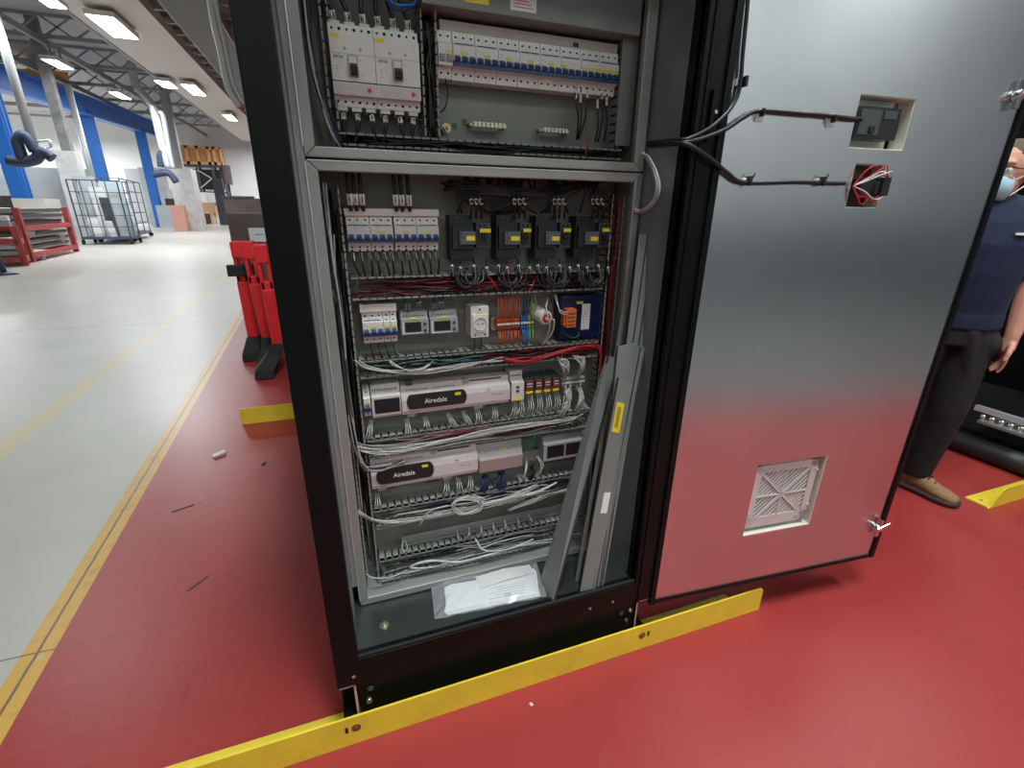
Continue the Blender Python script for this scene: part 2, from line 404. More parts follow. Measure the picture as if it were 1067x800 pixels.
mb.box(x0, x1, y0, y0+.3, .046, .05, 'black_paint'); mb.box(x0, x1, y0, y0+.3, .168, .172, 'black_paint'); mb.box(x0, x0+.004, y0, y0+.3, .05, .168, 'black_paint'); mb.box(x0, x1, y0+.05, y0+.055, .05, .168, 'black_paint')
for q in ((x0, x1, .048, .053), (x0, x1, .164, .169), (x0, x0+.005, .05, .168)): mb.box(q[0], q[1], y0-.0015, y0, q[2], q[3], 'pink_edge')
part(mb, 'foot_channel', cab)
mb = MB(); mb.box(.806, .814, YP-.012, YP-.002, 1.50, 1.60, 'black_paint'); mb.cyl((.826, YP-.004, 1.56), (.826, YP-.001, 1.56), .004, 'zinc', 8); part(mb, 'hinge', cab)
# inner chassis: two grey boxes with folded front frames on a side plate
XL, XR = -.040, .779
mb = MB(); mb.box(XL-.016, XL, YC+.004, YC+.012, .325, 1.9, 'grey_steel'); part(mb, 'side_plate', cab)
def frame(name, z0, z1, wl, wr, wb, wt):
    mb = MB(); d = .018
    a, b = XL, XR
    # mitred front ring
    o = [(a, z0), (b, z0), (b, z1), (a, z1)]; i = [(a+wl, z0+wb), (b-wr, z0+wb), (b-wr, z1-wt), (a+wl, z1-wt)]
    for k in range(4):
        p, q, r_, s_ = o[k], o[(k+1) % 4], i[(k+1) % 4], i[k]
        mb.hexa([(t[0], YC+d, t[1]) for t in (p, q, r_, s_)], [(t[0], YC, t[1]) for t in (p, q, r_, s_)], 'chassis_steel')
    f = part(mb, name, cab, bevel=.0025)
    m2 = MB(); m2.box(a-.0015, a+.0008, YC-.0015, YC+.004, z0+.02, z1-.004, 'bright_edge'); m2.box(a+.004, b-.004, YC-.001, YC+.004, z1-.0015, z1+.0006, 'bright_edge')
    c = bpy.data.objects.new('edge_bead', m2.mesh('edge_bead', ORG[f])); COL.objects.link(c); c.parent = f; ORG[c] = ORG[f]
    m3 = MB(); t = .003   # box sides behind the ring
    m3.box(a, a+t, YC+d, YB, z0, z1, 'chassis_steel'); m3.box(b-t, b, YC+d, YB, z0, z1, 'chassis_steel'); m3.box(a, b, YC+d, YB, z0, z0+t, 'chassis_steel'); m3.box(a, b, YC+d, YB, z1-t, z1, 'chassis_steel')
    part(m3, 'chassis_box', cab)
    m4 = MB(); m4.box(a, b, YB, YB+.004, z0, z1, 'back_panel'); part(m4, 'mounting_plate', cab)
frame('lower_frame', .254, 1.4425, .0225, .0225, .0225, .021)
frame('upper_frame', 1.4475, 1.895, .0225, .0295, .021, .03)
# ------------------------------------------------------------------ door, opened about 175 degrees
DA = R(-4.788); DU = V3((math.cos(DA), math.sin(DA), 0)); DN = V3((-DU.y, DU.x, 0)); D0 = V3((.857, .975, 0)); UZ = V3((0, 0, 1))
def dp(u, w, z): return D0 + DU*u + DN*w + UZ*z
def dbox(mb, u0, u1, w0, w1, z0, z1, m): return mb.obox(dp((u0+u1)/2, (w0+w1)/2, (z0+z1)/2), DU*(u1-u0)/2, DN*(w1-w0)/2, UZ*(z1-z0)/2, m)
DW, DZ0, DZ1 = .9025, .164, 1.93
HOLES = [(.365, .541, 1.505, 1.621), (.400, .5045, 1.367, 1.472), (.302, .571, .355, .620)]
def holed(mb, w0, w1, m, u0, u1, z0, z1, holes):
    zs = sorted({z0, z1} | {h[2] for h in holes} | {h[3] for h in holes})
    for a, b in zip(zs, zs[1:]):
        hs = [h for h in holes if h[2] < (a+b)/2 < h[3]]
        if not hs: dbox(mb, u0, u1, w0, w1, a, b, m)
        else: dbox(mb, u0, hs[0][0], w0, w1, a, b, m); dbox(mb, hs[0][1], u1, w0, w1, a, b, m)
mb = MB(); holed(mb, 0, .002, 'galvanised', 0, DW, DZ0, DZ1, HOLES)
door = part(mb, 'door', cab, 'opened galvanised cabinet door with black edges')
def sub(mb, name, parent, label=None, bevel=0): 
    return part(mb, name, parent, label, bevel=bevel)
mb = MB(); holed(mb, .044, .048, 'black_paint', -.018, DW+.018, DZ0-.014, DZ1+.014, [HOLES[0], HOLES[2]]); sub(mb, 'outer_skin', door)
mb = MB()
dbox(mb, -.017, 0, -.008, .044, DZ0-.013, DZ1+.013, 'black_paint'); dbox(mb, DW, DW+.016, -.006, .044, DZ0-.013, DZ1+.013, 'black_paint')
dbox(mb, 0, DW, -.003, .044, DZ0-.013, DZ0, 'black_paint'); dbox(mb, 0, DW, -.003, .044, DZ1, DZ1+.013, 'black_paint')
sub(mb, 'edge_gasket', door)
for (u0, u1, z0, z1) in HOLES:
    mb = MB(); t = .002; d = .043
    dbox(mb, u0, u0+t, .002, d, z0, z1, 'cream'); dbox(mb, u1-t, u1, .002, d, z0, z1, 'cream'); dbox(mb, u0, u1, .002, d, z0, z0+t, 'cream'); dbox(mb, u0, u1, .002, d, z1-t, z1, 'cream')
    if z0 == HOLES[1][2]: dbox(mb, u0, u1, d-.003, d, z0, z1, 'terminal_brown')
    sub(mb, 'cutout_lining', door)
def latch(u, z):
    mb = MB(); mb.cyl(dp(u, -.001, z), dp(u, -.018, z), .014, 'chrome', 12); mb.cyl(dp(u, -.018, z), dp(u, -.026, z), .008, 'chrome', 6)
    mb.obox(dp(u+.012, -.020, z+.004), (DU*.026+UZ*.008), DN*.002, UZ*.008, 'chrome'); mb.obox(dp(u-.004, -.012, z-.018), DU*.007, DN*.007, UZ*.014, 'chrome')
    mb.obox(dp(u+.004, -.012, z+.022), DU*.005, DN*.007, UZ*.014, 'chrome')
    sub(mb, 'latch', door, 'chrome cam latch', bevel=.001)
latch(.868, 1.648); latch(.882, .292)
# vent: filter fan grille in its cutout, four louvre quadrants
u0, u1, z0, z1 = .310, .556, .374, .606; mb = MB(); w0, w1 = .012, .02; fr = .026
dbox(mb, u0, u1, w0, w1, z0, z0+fr+.012, 'pink_plastic'); dbox(mb, u0, u1, w0, w1, z1-fr, z1, 'pink_plastic'); dbox(mb, u0, u0+fr, w0, w1, z0, z1, 'pink_plastic'); dbox(mb, u1-fr, u1, w0, w1, z0, z1, 'pink_plastic')
cu, cz = (u0+u1)/2, (z0+z1)/2; hu, hz = (u1-u0)/2-fr, (z1-z0)/2-fr
dbox(mb, u0+fr, u1-fr, .034, .036, z0+fr, z1-fr, 'dark_grey')
for s1 in (-1, 1): mb.bar(dp(cu-hu, w0+.003, cz-s1*hz), dp(cu+hu, w0+.003, cz+s1*hz), .006, .008, 'pink_plastic', side=DN)
for (su, sz) in ((-1, 1), (1, 1), (1, -1), (-1, -1)):
    dg = su*sz   # louvres run along or across the diagonals, alternating by quadrant
    for k in range(-9, 10):
        c = k*.0125; pts = []
        # line: sz-quadrant clip in local coords a in[0,hu], b in[0,hz]; run along 45 deg in world (1,1)
        seg = []
        for n in range(0, 200):
            t = -.2+n*.002; a = c/2*1.414+t; b = -c/2*1.414+t
            au, bz = (a, b)
            qa = au if su > 0 else hu-au; qb = bz if sz > 0 else hz-bz
            if 0 <= au <= hu and 0 <= bz <= hz: seg.append((au, bz))
        if len(seg) > 3:
            (a0, b0), (a1, b1) = seg[0], seg[-1]
            ou = cu if su > 0 else cu-hu; oz = cz if sz > 0 else cz-hz
            mb.bar(dp(ou+a0, w0+.004, oz+b0) , dp(ou+a1, w0+.004, oz+b1), .004 if dg < 0 else .0055, .0055 if dg < 0 else .003, 'pink_plastic', side=DN)
mb.bar(dp(cu-hu, w0+.003, cz), dp(cu+hu, w0+.003, cz), .006, .005, 'pink_plastic', side=DN); mb.bar(dp(cu, w0+.003, cz-hz), dp(cu, w0+.003, cz+hz), .006, .005, 'pink_plastic', side=DN)
for u, z in ((u0+.004, z1-.03), (u0+.004, z0+.06), (u1-.004, z1-.04), (u1-.004, z0+.06)): dbox(mb, u-.006, u+.006, w0-.003, w0, z-.003, z+.003, 'pink_plastic')
dbox(mb, u1-.05, u1-.03, w0-.0006, w0, z0+.006, z0+.02, 'mid_grey')
vent = thing('filter_fan', 'square pale plastic filter grille with four louvred quadrants set low in the open door', 'vent', tuple(dp(cu, .02, z0)))
part(mb, 'grille', vent)
mb = MB(); dbox(mb, u0+.01, u1-.01, .036, .043, z0+.01, z1-.01, 'dark_grey'); part(mb, 'filter_housing', vent)
# display module back in the upper door cutout
t = thing('display_module', 'dark grey back of a display mounted in the upper rectangular door cutout', 'display', tuple(dp(.45, .03, 1.52)))
mb = MB(); dbox(mb, .368, .503, -.002, .038, 1.527, 1.597, 'screen'); dbox(mb, .375, .44, -.004, -.002, 1.535, 1.59, 'dark_grey'); dbox(mb, .45, .49, -.0035, -.002, 1.572, 1.59, 'dark_grey'); part(mb, 'housing', t, bevel=.002)
mb = MB(); dbox(mb, .408, .424, -.008, -.003, 1.540, 1.554, 'hole'); part(mb, 'connector_socket', t)
mb = MB(); dbox(mb, .366, .515, .034, .042, 1.508, 1.618, 'cream'); part(mb, 'mounting_plate', t)
# selector switch with its contact block
t = thing('selector_switch', 'black switch contact block with red and white wires in the small door cutout', 'switch', tuple(dp(.45, .03, 1.38)))
mb = MB(); dbox(mb, .428, .475, -.004, .035, 1.393, 1.437, 'black_plastic'); dbox(mb, .478, .503, -.022, .03, 1.397, 1.44, 'black_plastic'); dbox(mb, .474, .479, -.012, .03, 1.4, 1.43, 'dark_grey'); part(mb, 'contact_block', t, bevel=.002)
entry = dp(.396, -.010, 1.418)
def swire(pts, m): 
    mb = MB(); mb.tube([entry] + [dp(*p) for p in pts], .0017, m); part(mb, 'wire', t)
for k, (m, pts) in enumerate([('wire_red', [(.415, -.018, 1.452), (.437, -.024, 1.466), (.452, -.02, 1.452), (.49, -.02, 1.440)]), ('wire_red', [(.43, -.02, 1.44), (.452, -.024, 1.455), (.475, -.022, 1.465), (.488, -.02, 1.440)]),
    ('wire_white', [(.43, -.024, 1.438), (.455, -.028, 1.452), (.480, -.026, 1.447), (.494, -.02, 1.44)]), ('wire_white', [(.425, -.026, 1.432), (.455, -.03, 1.445), (.485, -.03, 1.452), (.5, -.022, 1.44)]),
    ('wire_white', [(.425, -.022, 1.405), (.45, -.024, 1.390), (.475, -.022, 1.388), (.492, -.018, 1.398)]), ('wire_red', [(.42, -.02, 1.405), (.445, -.022, 1.388), (.47, -.02, 1.383), (.486, -.018, 1.396)]),
    ('wire_red', [(.41, -.016, 1.395), (.425, -.018, 1.376), (.442, -.016, 1.380), (.452, -.012, 1.392)]), ('wire_red', [(.413, -.016, 1.395), (.44, -.02, 1.392), (.462, -.022, 1.380), (.478, -.016, 1.396)])]): swire(pts, m)
# ------------------------------------------------------------------ door cables and tie mounts
def cable(name, pts, r, m, label, cat='cable', group=None, n=8):
    mb = MB(); mb.tube(pts, r, m, n); return single(mb, name, label, cat, group)
junction = ony(716, 148, YP-.012)
st = [ony(676, 151, 1.10), ony(692, 149.5, 1.03), ony(705, 148, .985)]
def dpx(x, y, w=-.008): 
    n = DN; return on(x, y, tuple(n), n.dot(D0)+w)
cable('door_cable', st+[junction, ony(735, 143, YP-.014), dpx(757, 134, -.012), dpx(775, 122), dpx(792, 115.5), dpx(830, 118), dpx(862, 120.5), dpx(886, 123.5, -.008), dpx(897, 124.5, -.004)], .0052, 'wire_black', 'black cable curving from the cabinet to the display in the upper door cutout', n=10)
cable('door_cable', [p+V3((0, -.004, -.004)) for p in st]+[junction+V3((0, -.004, -.006)), ony(738, 164, YP-.014), dpx(757, 179.5, -.01), dpx(770, 189), dpx(790, 190.5), dpx(830, 189.5), dpx(862, 190.5), dpx(880, 191, -.010)], .0052, 'wire_black', 'black cable running to the red and white wired switch in the door', n=10)
cable('door_cable', [p+V3((0, .002, .006)) for p in st]+[junction+V3((0, 0, .006)), ony(740, 133, YP-.014), dpx(757, 118, -.012), dpx(767, 103, -.008), dpx(771.5, 86), dpx(774, 55), dpx(777.5, 20), dpx(780, -8), dpx(784, -45)], .0045, 'wire_black', 'black cable rising along the hinge edge of the open door', n=10)
for k, (x, y, lab) in enumerate([(791, 118, 'white tie mount under the upper door cable, at the bend'), (865, 124.5, 'white tie mount under the upper door cable, beside the display cutout'), (776, 188.5, 'white tie mount with black tie on the lower door cable, nearest the hinge'), (852, 189, 'white tie mount with black tie on the lower door cable, near the switch'), (771, 86, 'white tie mount holding the rising cable at the hinge edge')]):
    c = dpx(x, y, 0); t = thing('tie_mount', lab, 'cable tie mount', tuple(c), 'cable tie mounts on the door')
    mb = MB(); mb.obox(c+DN*-.002+(UZ*-.006 if k < 2 else V3()), DU*.011, DN*.002, UZ*(.011 if k < 2 else .007), 'white_label'); part(mb, 'pad', t, bevel=.001)
    mb = MB(); mb.obox(c+DN*-.009+DU*.004, DU*.003, DN*.009, UZ*.010, 'wire_black') if k > 1 else mb.obox(c+DN*-.009, DU*.002, DN*.008, UZ*.008, 'wire_black'); 
    if k in (2, 3): mb.bar(c+DN*-.014+DU*.003+UZ*-.012, c+DN*-.018+DU*.010+UZ*.016, .003, .002, 'wire_black')
    part(mb, 'tie', t)
# ------------------------------------------------------------------ yellow floor bars (angle section: upright flange and base plate)
def angle_bar(label, x0, x1, y0, ends, h=.098, depth=.095, holes=(), group='yellow transport bars'):
    t = thing('transport_bar', label, 'bar', ((x0+x1)/2, y0+.03, 0), group)
    mb = MB(); mb.prism([(x0, 0), (x1, 0), (x1, h-.012), (x1-.008, h), (x0+.008, h), (x0, h-.012)], y0, y0+.006, 'yellow_paint', 'y')
    part(mb, 'flange', t)
    a, b = x0+ends[0], x1-ends[1]
    mb = MB(); mb.prism([(a+.02, y0+depth), (a, y0+.006), (b, y0+.006), (b-.02, y0+depth)][::-1], 0, .006, 'yellow_paint', 'z'); part(mb, 'base_plate', t)
    if holes:
        for x in holes:
            mb = MB(); mb.cyl((x, y0-.001, .058), (x, y0+.0005, .058), .0125, 'bolt_brown', 16); mb.ball((x, y0-.001, .058), .007, .002, .007, 'bolt_brown'); part(mb, 'bolt', t)
            d = -.024 if x < .3 else .024
            mb = MB(); mb.box(x+d-.004, x+d+.004, y0-.0006, y0+.0005, .048, .068, 'hole'); part(mb, 'slot', t)
    return t
angle_bar('long yellow steel bar lying under the front of the open cabinet', -.95, 1.31, .946, (0, .05), holes=(-.081, .806))
angle_bar('short visible end of a yellow bar behind the black cabinet post on red floor', -.70, 1.31, 3.26, (0, 0), h=.11)
p0 = onz(1012, 518); p1 = onz(1030, 530)
t = thing('transport_bar', 'yellow bar end on the red floor right of the standing man', 'bar', tuple(p1), 'yellow transport bars')
yb = p1.y; mb = MB(); x0 = p1.x
mb.prism([(x0, .0), (x0+2.2, .0), (x0+2.2, .098), (x0+.10, .098), (x0+.075, .092), (x0+.05, .06), (x0+.035, .03), (x0+.02, .012)], yb, yb+.006, 'yellow_paint', 'y'); part(mb, 'flange', t)
mb = MB(); mb.box(x0, x0+2.2, yb+.006, yb+.10, 0, .006, 'yellow_paint'); mb.cyl((x0+.045, yb+.055, .0055), (x0+.045, yb+.055, .0066), .006, 'hole', 10); part(mb, 'base_plate', t)
# ================================================================== DEVICES
def X(px, py, Y=YF): return ony(px, py, Y).x
def Z(px, py, Y=YF): return ony(px, py, Y).z
def breaker(n, x0, x1, z0, z1, label, group, name='circuit_breaker', yf=YF, tog='blue_toggle', strip=True, ylab=(), line=True, dark=False):
    h = z1-z0; p = (x1-x0)/n; g = .0004
    t = thing(name, label, 'circuit breaker', ((x0+x1)/2, YB-.01, z0), group)
    mb = MB(); wp = 'white_plastic'
    prof = [(YB-.006, z0), (yf+.018, z0), (yf+.014, z0+.23*h), (yf, z0+.26*h), (yf, z0+.70*h), (yf+.008, z0+.76*h), (yf+.012, z1), (YB-.006, z1)]
    for k in range(n): mb.prism(prof, x0+k*p+(g if k == 0 else .0002), x0+(k+1)*p-(g if k == n-1 else .0002), wp)
    for k in range(n):
        xc = x0+(k+.5)*p
        mb.cyl((xc, yf+.0155, z0+.13*h), (xc, yf+.02, z0+.13*h), .0030, 'hole', 10); mb.cyl((xc, yf+.0098, z0+.88*h), (xc, yf+.014, z0+.88*h), .0030, 'hole', 10)
        mb.box(xc-.004, xc-.0015, yf-.0004, yf+.001, z0+.61*h, z0+.63*h, 'mid_grey'); mb.box(xc+.001, xc+.004, yf-.0004, yf+.001, z0+.57*h, z0+.585*h, 'mid_grey')
    if line: mb.box(x0+.25*p, x1-.25*p, yf+.0045, yf+.009, z0+.735*h, z0+.76*h, 'purple_mark')
    part(mb, 'body', t)
    for k in range(n):
        xc = x0+(k+.5)*p; mb = MB()
        if strip: mb.box(x0+k*p, x0+(k+1)*p, yf-.004, yf+.001, z0+.265*h, z0+.37*h, tog)
        if strip: mb.prism([(yf+.001, z0+.37*h), (yf-.009, z0+.36*h), (yf-.011, z0+.42*h), (yf+.001, z0+.50*h)], xc-.32*p, xc+.32*p, tog)
        else: mb.prism([(yf+.001, z0+.33*h), (yf-.006, z0+.34*h), (yf-.010, z0+.45*h), (yf+.001, z0+.50*h)], xc-.32*p, xc+.32*p, tog)
        part(mb, 'toggle', t)
    for k in ylab:
        xc = x0+(k+.5)*p; mb = MB(); mb.box(xc-.45*p, xc+.45*p, yf-.0006, yf+.001, z0+.515*h, z0+.565*h, 'yellow_label'); part(mb, 'label', t)
    return t
# upper compartment: a long row of breakers
zt, zb = Z(472, 31), Z(472, 81.5); xs0, xs1 = X(456.6, 55), X(645.3, 72)
xa = X(472, 55); grp = 'breakers in the long upper row'
breaker(2, xs0, xa-.0006, zb+.001, zt, 'two-pole white breaker with grey toggles at left end of the long upper row', grp, tog='mid_grey', strip=False, ylab=(1,), line=False)
pw = (xs1-xa)/8
for i in range(8):
    breaker(3, xa+i*pw+.0003, xa+(i+1)*pw-.0003, zb, zt, 'three-pole blue-toggle breaker in the long upper row, %s of its eight' % nth(i, 8), grp, ylab=((1,) if i < 5 else (0, 1, 2) if i in (6, 7) else (0,)))
mb = MB(); mb.box(xs0+.008, xs1, YF+.016, YB-.004, zt+.0005, zt+.022, 'warm_plastic'); mb.box(X(600, 47), X(606, 47), YF+.0145, YF+.017, zt+.004, zt+.013, 'dark_grey')
single(mb, 'busbar_cover', 'pale busbar cover running along the top of the long upper breaker row', 'busbar cover', bevel=.001)
# moulded case breakers
mz1, mz0 = Z(346, 21, 1.205), Z(352, 108.5, 1.205); mx = [X(344.5, 62, 1.205), X(391, 64, 1.205), X(437.3, 66, 1.205)]
for i in range(2):
    x0, x1 = mx[i]+.0005, mx[i+1]-.0005; h = mz1-mz0; w = x1-x0; yf = 1.205
    t = thing('moulded_case_breaker', ['large white moulded case breaker beside the left wiring duct', 'large white moulded case breaker nearest the upper row of small breakers'][i], 'circuit breaker', ((x0+x1)/2, YB-.02, mz0), 'large moulded case breakers')
    mb = MB(); wp = 'white_plastic'
    mb.prism([(YB-.012, mz0), (yf+.018, mz0), (yf+.014, mz0+.115*h), (yf, mz0+.13*h), (yf, mz0+.86*h), (yf+.012, mz0+.875*h), (yf+.014, mz1), (YB-.012, mz1)], x0, x1, wp)
    for k in range(6):
        xc = x0+w*(k+.5)/6
        for zz, yy in ((mz0+.06*h, yf+.0155), (mz1-.06*h, yf+.0125)): mb.cyl((xc, yy, zz), (xc, yy+.004, zz), .0032 if k % 2 else .0024, 'hole', 10)
    for k in range(3):
        xc = x0+w*(2*k+1)/6
        mb.box(xc-.010, xc+.010, yf+.02, YB-.02, mz1, mz1+.007, 'warm_plastic'); mb.box(xc-.010, xc+.010, yf+.02, YB-.02, mz0-.008, mz0, 'warm_plastic')
    for u in (.33, .68): mb.cyl((x0+w*u, yf-.0008, mz0+.69*h), (x0+w*u, yf+.001, mz0+.69*h), .003, 'mid_grey', 8)
    mb.box(x0, x1, yf-.0004, yf+.001, mz0+.627*h, mz0+.633*h, 'mid_grey'); mb.box(x0, x1, yf-.0006, yf+.001, mz0+.285*h, mz0+.30*h, 'dark_grey')
    for k, (u, z) in enumerate(((.1, .47), (.2, .47), (.1, .38), (.64, .56), (.66, .38), (.1, .43))): mb.box(x0+u*w, x0+u*w+.004, yf-.0005, yf+.001, mz0+z*h, mz0+z*h+.0015, 'mid_grey')
    mb.text('EATON', (x0+.17*w, yf-.0006, mz0+.585*h), .007, 'ink', width=.2*w)
    part(mb, 'body', t, bevel=.0008)
    mb = MB(); mb.box(x0+.37*w, x0+.60*w, yf-.003, yf+.001, mz0+.355*h, mz0+.615*h, 'mid_grey'); mb.box(x0+.40*w, x0+.57*w, yf-.0036, yf, mz0+.37*h, mz0+.60*h, 'white_plastic'); part(mb, 'toggle_slot', t)
    mb = MB(); mb.prism([(yf-.003, mz0+.37*h), (yf-.02, mz0+.38*h), (yf-.022, mz0+.45*h), (yf-.003, mz0+.52*h)], x0+.41*w, x0+.57*w, 'black_plastic'); part(mb, 'toggle', t)
    mb = MB(); mb.box(x0+.04*w, x0+.97*w, yf-.0012, yf+.001, mz0+.145*h, mz0+.27*h, 'pink_plastic'); mb.cyl((x0+.82*w, yf-.002, mz0+.20*h), (x0+.82*w, yf, mz0+.20*h), .0045, 'red_mark', 12); mb.box(x0+.12*w, x0+.6*w, yf-.0016, yf, mz0+.205*h, mz0+.21*h, 'mid_grey'); part(mb, 'trip_unit', t)
    mb = MB(); mb.box(x0+.02*w, x0+.22*w, yf-.0008, yf+.001, mz0+.81*h, mz0+.855*h, 'yellow_label'); part(mb, 'label', t)
# row A: two banks of two three-pole breakers with pale covers
zt, zb = Z(362, 225), Z(363.5, 262.5)
for b, (px0, px1) in enumerate(((361.5, 410), (411.3, 457.5))):
    x0, x1 = X(px0, 243), X(px1, 243); w = (x1-x0)/2
    for i in range(2):
        breaker(3, x0+i*w+.0003, x0+(i+1)*w-.0003, zb, zt, 'shaded white three-pole breaker in the lower cabinet top row, %s of four' % nth(b*2+i, 4), 'breakers at top left of the lower compartment', ylab=((1,) if (b, i) in ((0, 1), (1, 0), (1, 1)) else ()))
    mb = MB(); mb.box(x0-.002, x1+.002, YF+.004, YB-.004, zt+.0006, zt+.017, 'warm_plastic')
    single(mb, 'busbar_cover', 'pale cover strip over the %s pair of shaded breakers' % ('left' if b == 0 else 'right'), 'busbar cover', bevel=.001)
# row A: four dark motor starters
SX = [(470.5, 511.5, 477.5, 494, 495.5, 510.5), (519, 552.5, 524, 540, 540.5, 552), (560, 594, 566.6, 581, 582, 593), (602, 633, 607, 621, 622, 632.5)]
for i, (a, b, c, d, e, f) in enumerate(SX):
    yf = 1.215; x0, x1 = X(a, 248, yf), X(b, 248, yf); z0, z1 = Z(490, 272, yf), Z(490, 224, yf)
    t = thing('motor_starter', 'dark motor starter with yellow tags in the shaded row, %s of four' % nth(i, 4), 'motor starter', ((x0+x1)/2, YB-.02, z0), 'motor starters')
    mb = MB(); mb.box(x0, X(d+.6, 248, yf), yf+.015, YB-.012, z0, z1, 'starter_grey'); mb.box(x0+.004, X(d, 248, yf), yf+.004, yf+.016, z0+.03, z1-.025, 'starter_grey')
    for k in range(3): mb.cyl((x0+.012+k*.013, yf+.0135, z1-.012), (x0+.012+k*.013, yf+.016, z1-.012), .003, 'hole', 8)
    part(mb, 'contactor', t, bevel=.001)
    gz1, gz0 = Z(c, 241), Z(c, 254.5); xc0, xc1 = X(c, 247), X(d, 247)
    mb = MB(); mb.box(xc0, xc1, yf-.006, yf+.006, gz0, gz1, 'relay_grey')
    for k in range(3): mb.cyl((xc0+.006, yf-.0065, gz0+.006+k*.011), (xc0+.006, yf-.005, gz0+.006+k*.011), .0022, 'hole', 8)
    part(mb, 'auxiliary_block', t, bevel=.001)
    mb = MB(); mb.box(xc0+.017, xc1-.002, yf-.0072, yf-.005, gz0+.010, gz0+.021, 'yellow_label'); part(mb, 'label', t)
    bx0, bx1 = X(e, 245), X(f, 245); bz1, bz0 = Z(e, 232), Z(e, 258)
    mb = MB(); mb.box(bx0, bx1, yf+.002, YB-.012, bz0, bz1, 'dark_grey'); mb.box(bx0+.004, bx1-.004, yf-.004, yf+.003, bz0+.01, bz1-.016, 'starter_grey')
    for k in range(2): mb.cyl((bx0+.009+k*.013, yf+.0005, bz1-.007), (bx0+.009+k*.013, yf+.003, bz1-.007), .0035, 'hole', 8)
    part(mb, 'motor_breaker', t, bevel=.001)
    mb = MB(); zc = bz0+.030; mb.cyl(((bx0+bx1)/2, yf-.004, zc), ((bx0+bx1)/2, yf-.014, zc), .0085, 'black_plastic', 14); mb.box((bx0+bx1)/2-.002, (bx0+bx1)/2+.002, yf-.018, yf-.013, zc-.008, zc+.008, 'black_plastic'); part(mb, 'knob', t)
    mb = MB(); mb.box(bx0+.008, bx1-.002, yf-.0048, yf-.0035, bz1-.023, bz1-.014, 'yellow_label'); part(mb, 'label', t)
# row B: breakers, meters, socket, terminals, sounder, drive
zt, zb = Z(378, 326.5), Z(381, 359.5); x0, x1 = X(378.4, 345), X(414.5, 345); p = (x1-x0)/5; g = 'breakers left of the meters'
breaker(3, x0, x0+3*p-.0003, zb, zt, 'white three-pole breaker with blue toggles, left of the two small meters', g, ylab=(1,))
for k in (3, 4): breaker(1, x0+k*p+.0003, x0+(k+1)*p-.0003, zb, zt, ['', '', '', 'white single-pole breaker, next to the three-pole one left of the meters', 'white single-pole breaker, directly left of the first small meter'][k], g, ylab=(0,))
mb = MB(); mb.box(x0-.003, x1+.001, YF+.004, YB-.004, zt+.0006, zt+.020, 'warm_plastic'); single(mb, 'busbar_cover', 'pale cover over the five breakers left of the meters', 'busbar cover', bevel=.001)
for i, (a, b, ty, by) in enumerate(((418.2, 446.8, 326, 350.5), (448.6, 477.3, 324.6, 349.2))):
    x0, x1 = X(a, 340), X(b, 340); z1, z0 = Z(a, ty), Z(a, by); w = x1-x0; h = z1-z0
    t = thing('energy_meter', 'small grey energy meter with dark display, %s of the pair' % ('left' if i == 0 else 'right'), 'meter', ((x0+x1)/2, YB-.02, z0), 'energy meters')
    mb = MB(); mb.prism([(YB-.006, z0), (YF+.006, z0), (YF, z0+.004), (YF, z0+.70*h), (YF+.012, z0+.74*h), (YF+.014, z1), (YB-.006, z1)], x0, x1, 'mid_grey')
    for k in range(9): mb.box(x0+w*(.1+k*.09), x0+w*(.1+k*.09)+.003, YF+.011, YF+.0145, z1-.013, z1-.010, 'hole')
    mb.box(x0+.05*w, x0+.09*w, YF-.001, YF+.001, z0+.1*h, z0+.6*h, 'white_label'); mb.box(x0+.05*w, x0+.8*w, YF-.001, YF+.001, z0+.08*h, z0+.11*h, 'white_label')
    part(mb, 'body', t, bevel=.001)
    mb = MB(); mb.box(x0+.13*w, x0+.72*w, YF-.0015, YF+.001, z0+.17*h, z0+.58*h, 'screen'); part(mb, 'display', t)
    for dz in (.2, .48): 
        mb = MB(); mb.cyl((x0+.86*w, YF-.003, z0+dz*h), (x0+.86*w, YF, z0+dz*h), .0045, 'dark_grey', 10); part(mb, 'button', t)
    mb = MB(); mb.box(x0+.3*w, x0+.62*w, YF+.0, YF+.012, z0+.66*h, z0+.735*h, 'yellow_label'); part(mb, 'label', t)
# socket outlet
x0, x1, z0, z1 = X(490.5, 335), X(509, 335), Z(491, 352), Z(489.5, 319.5); w = x1-x0; h = z1-z0; zc = z0+.45*h; xc = (x0+x1)/2
t = thing('socket_outlet', 'white round-faced mains socket outlet between the meters and orange wires', 'socket', (xc, YB-.02, z0))
mb = MB(); mb.box(x0, x1, YF-.002, YB-.006, z0, z1, 'white_plastic'); mb.box(x0+.003, x1-.003, YF-.006, YF-.001, z0+.17*h, z0+.75*h, 'white_plastic')
for dx in (-.014, .014): mb.cyl((xc+dx, YF-.003, z0+.08*h), (xc+dx, YF, z0+.08*h), .003, 'hole', 8)
mb.cyl((xc, YF-.003, z1-.1*h), (xc, YF, z1-.1*h), .003, 'hole', 8); part(mb, 'housing', t, bevel=.0015)
mb = MB(); n = 24
ro, ri = [.0185, .0185, .0165, .0165], None
rings = [[(xc+r*math.cos(2*math.pi*k/n), y, zc+r*math.sin(2*math.pi*k/n)) for k in range(n)] for r, y in ((.0195, YF-.006), (.0195, YF-.009), (.017, YF-.009), (.0165, YF-.0062))]
mb.loft(rings, 'warm_plastic'); 
for dx in (-.007, .007): mb.cyl((xc+dx, YF-.0068, zc), (xc+dx, YF-.006, zc), .0022, 'hole', 8)
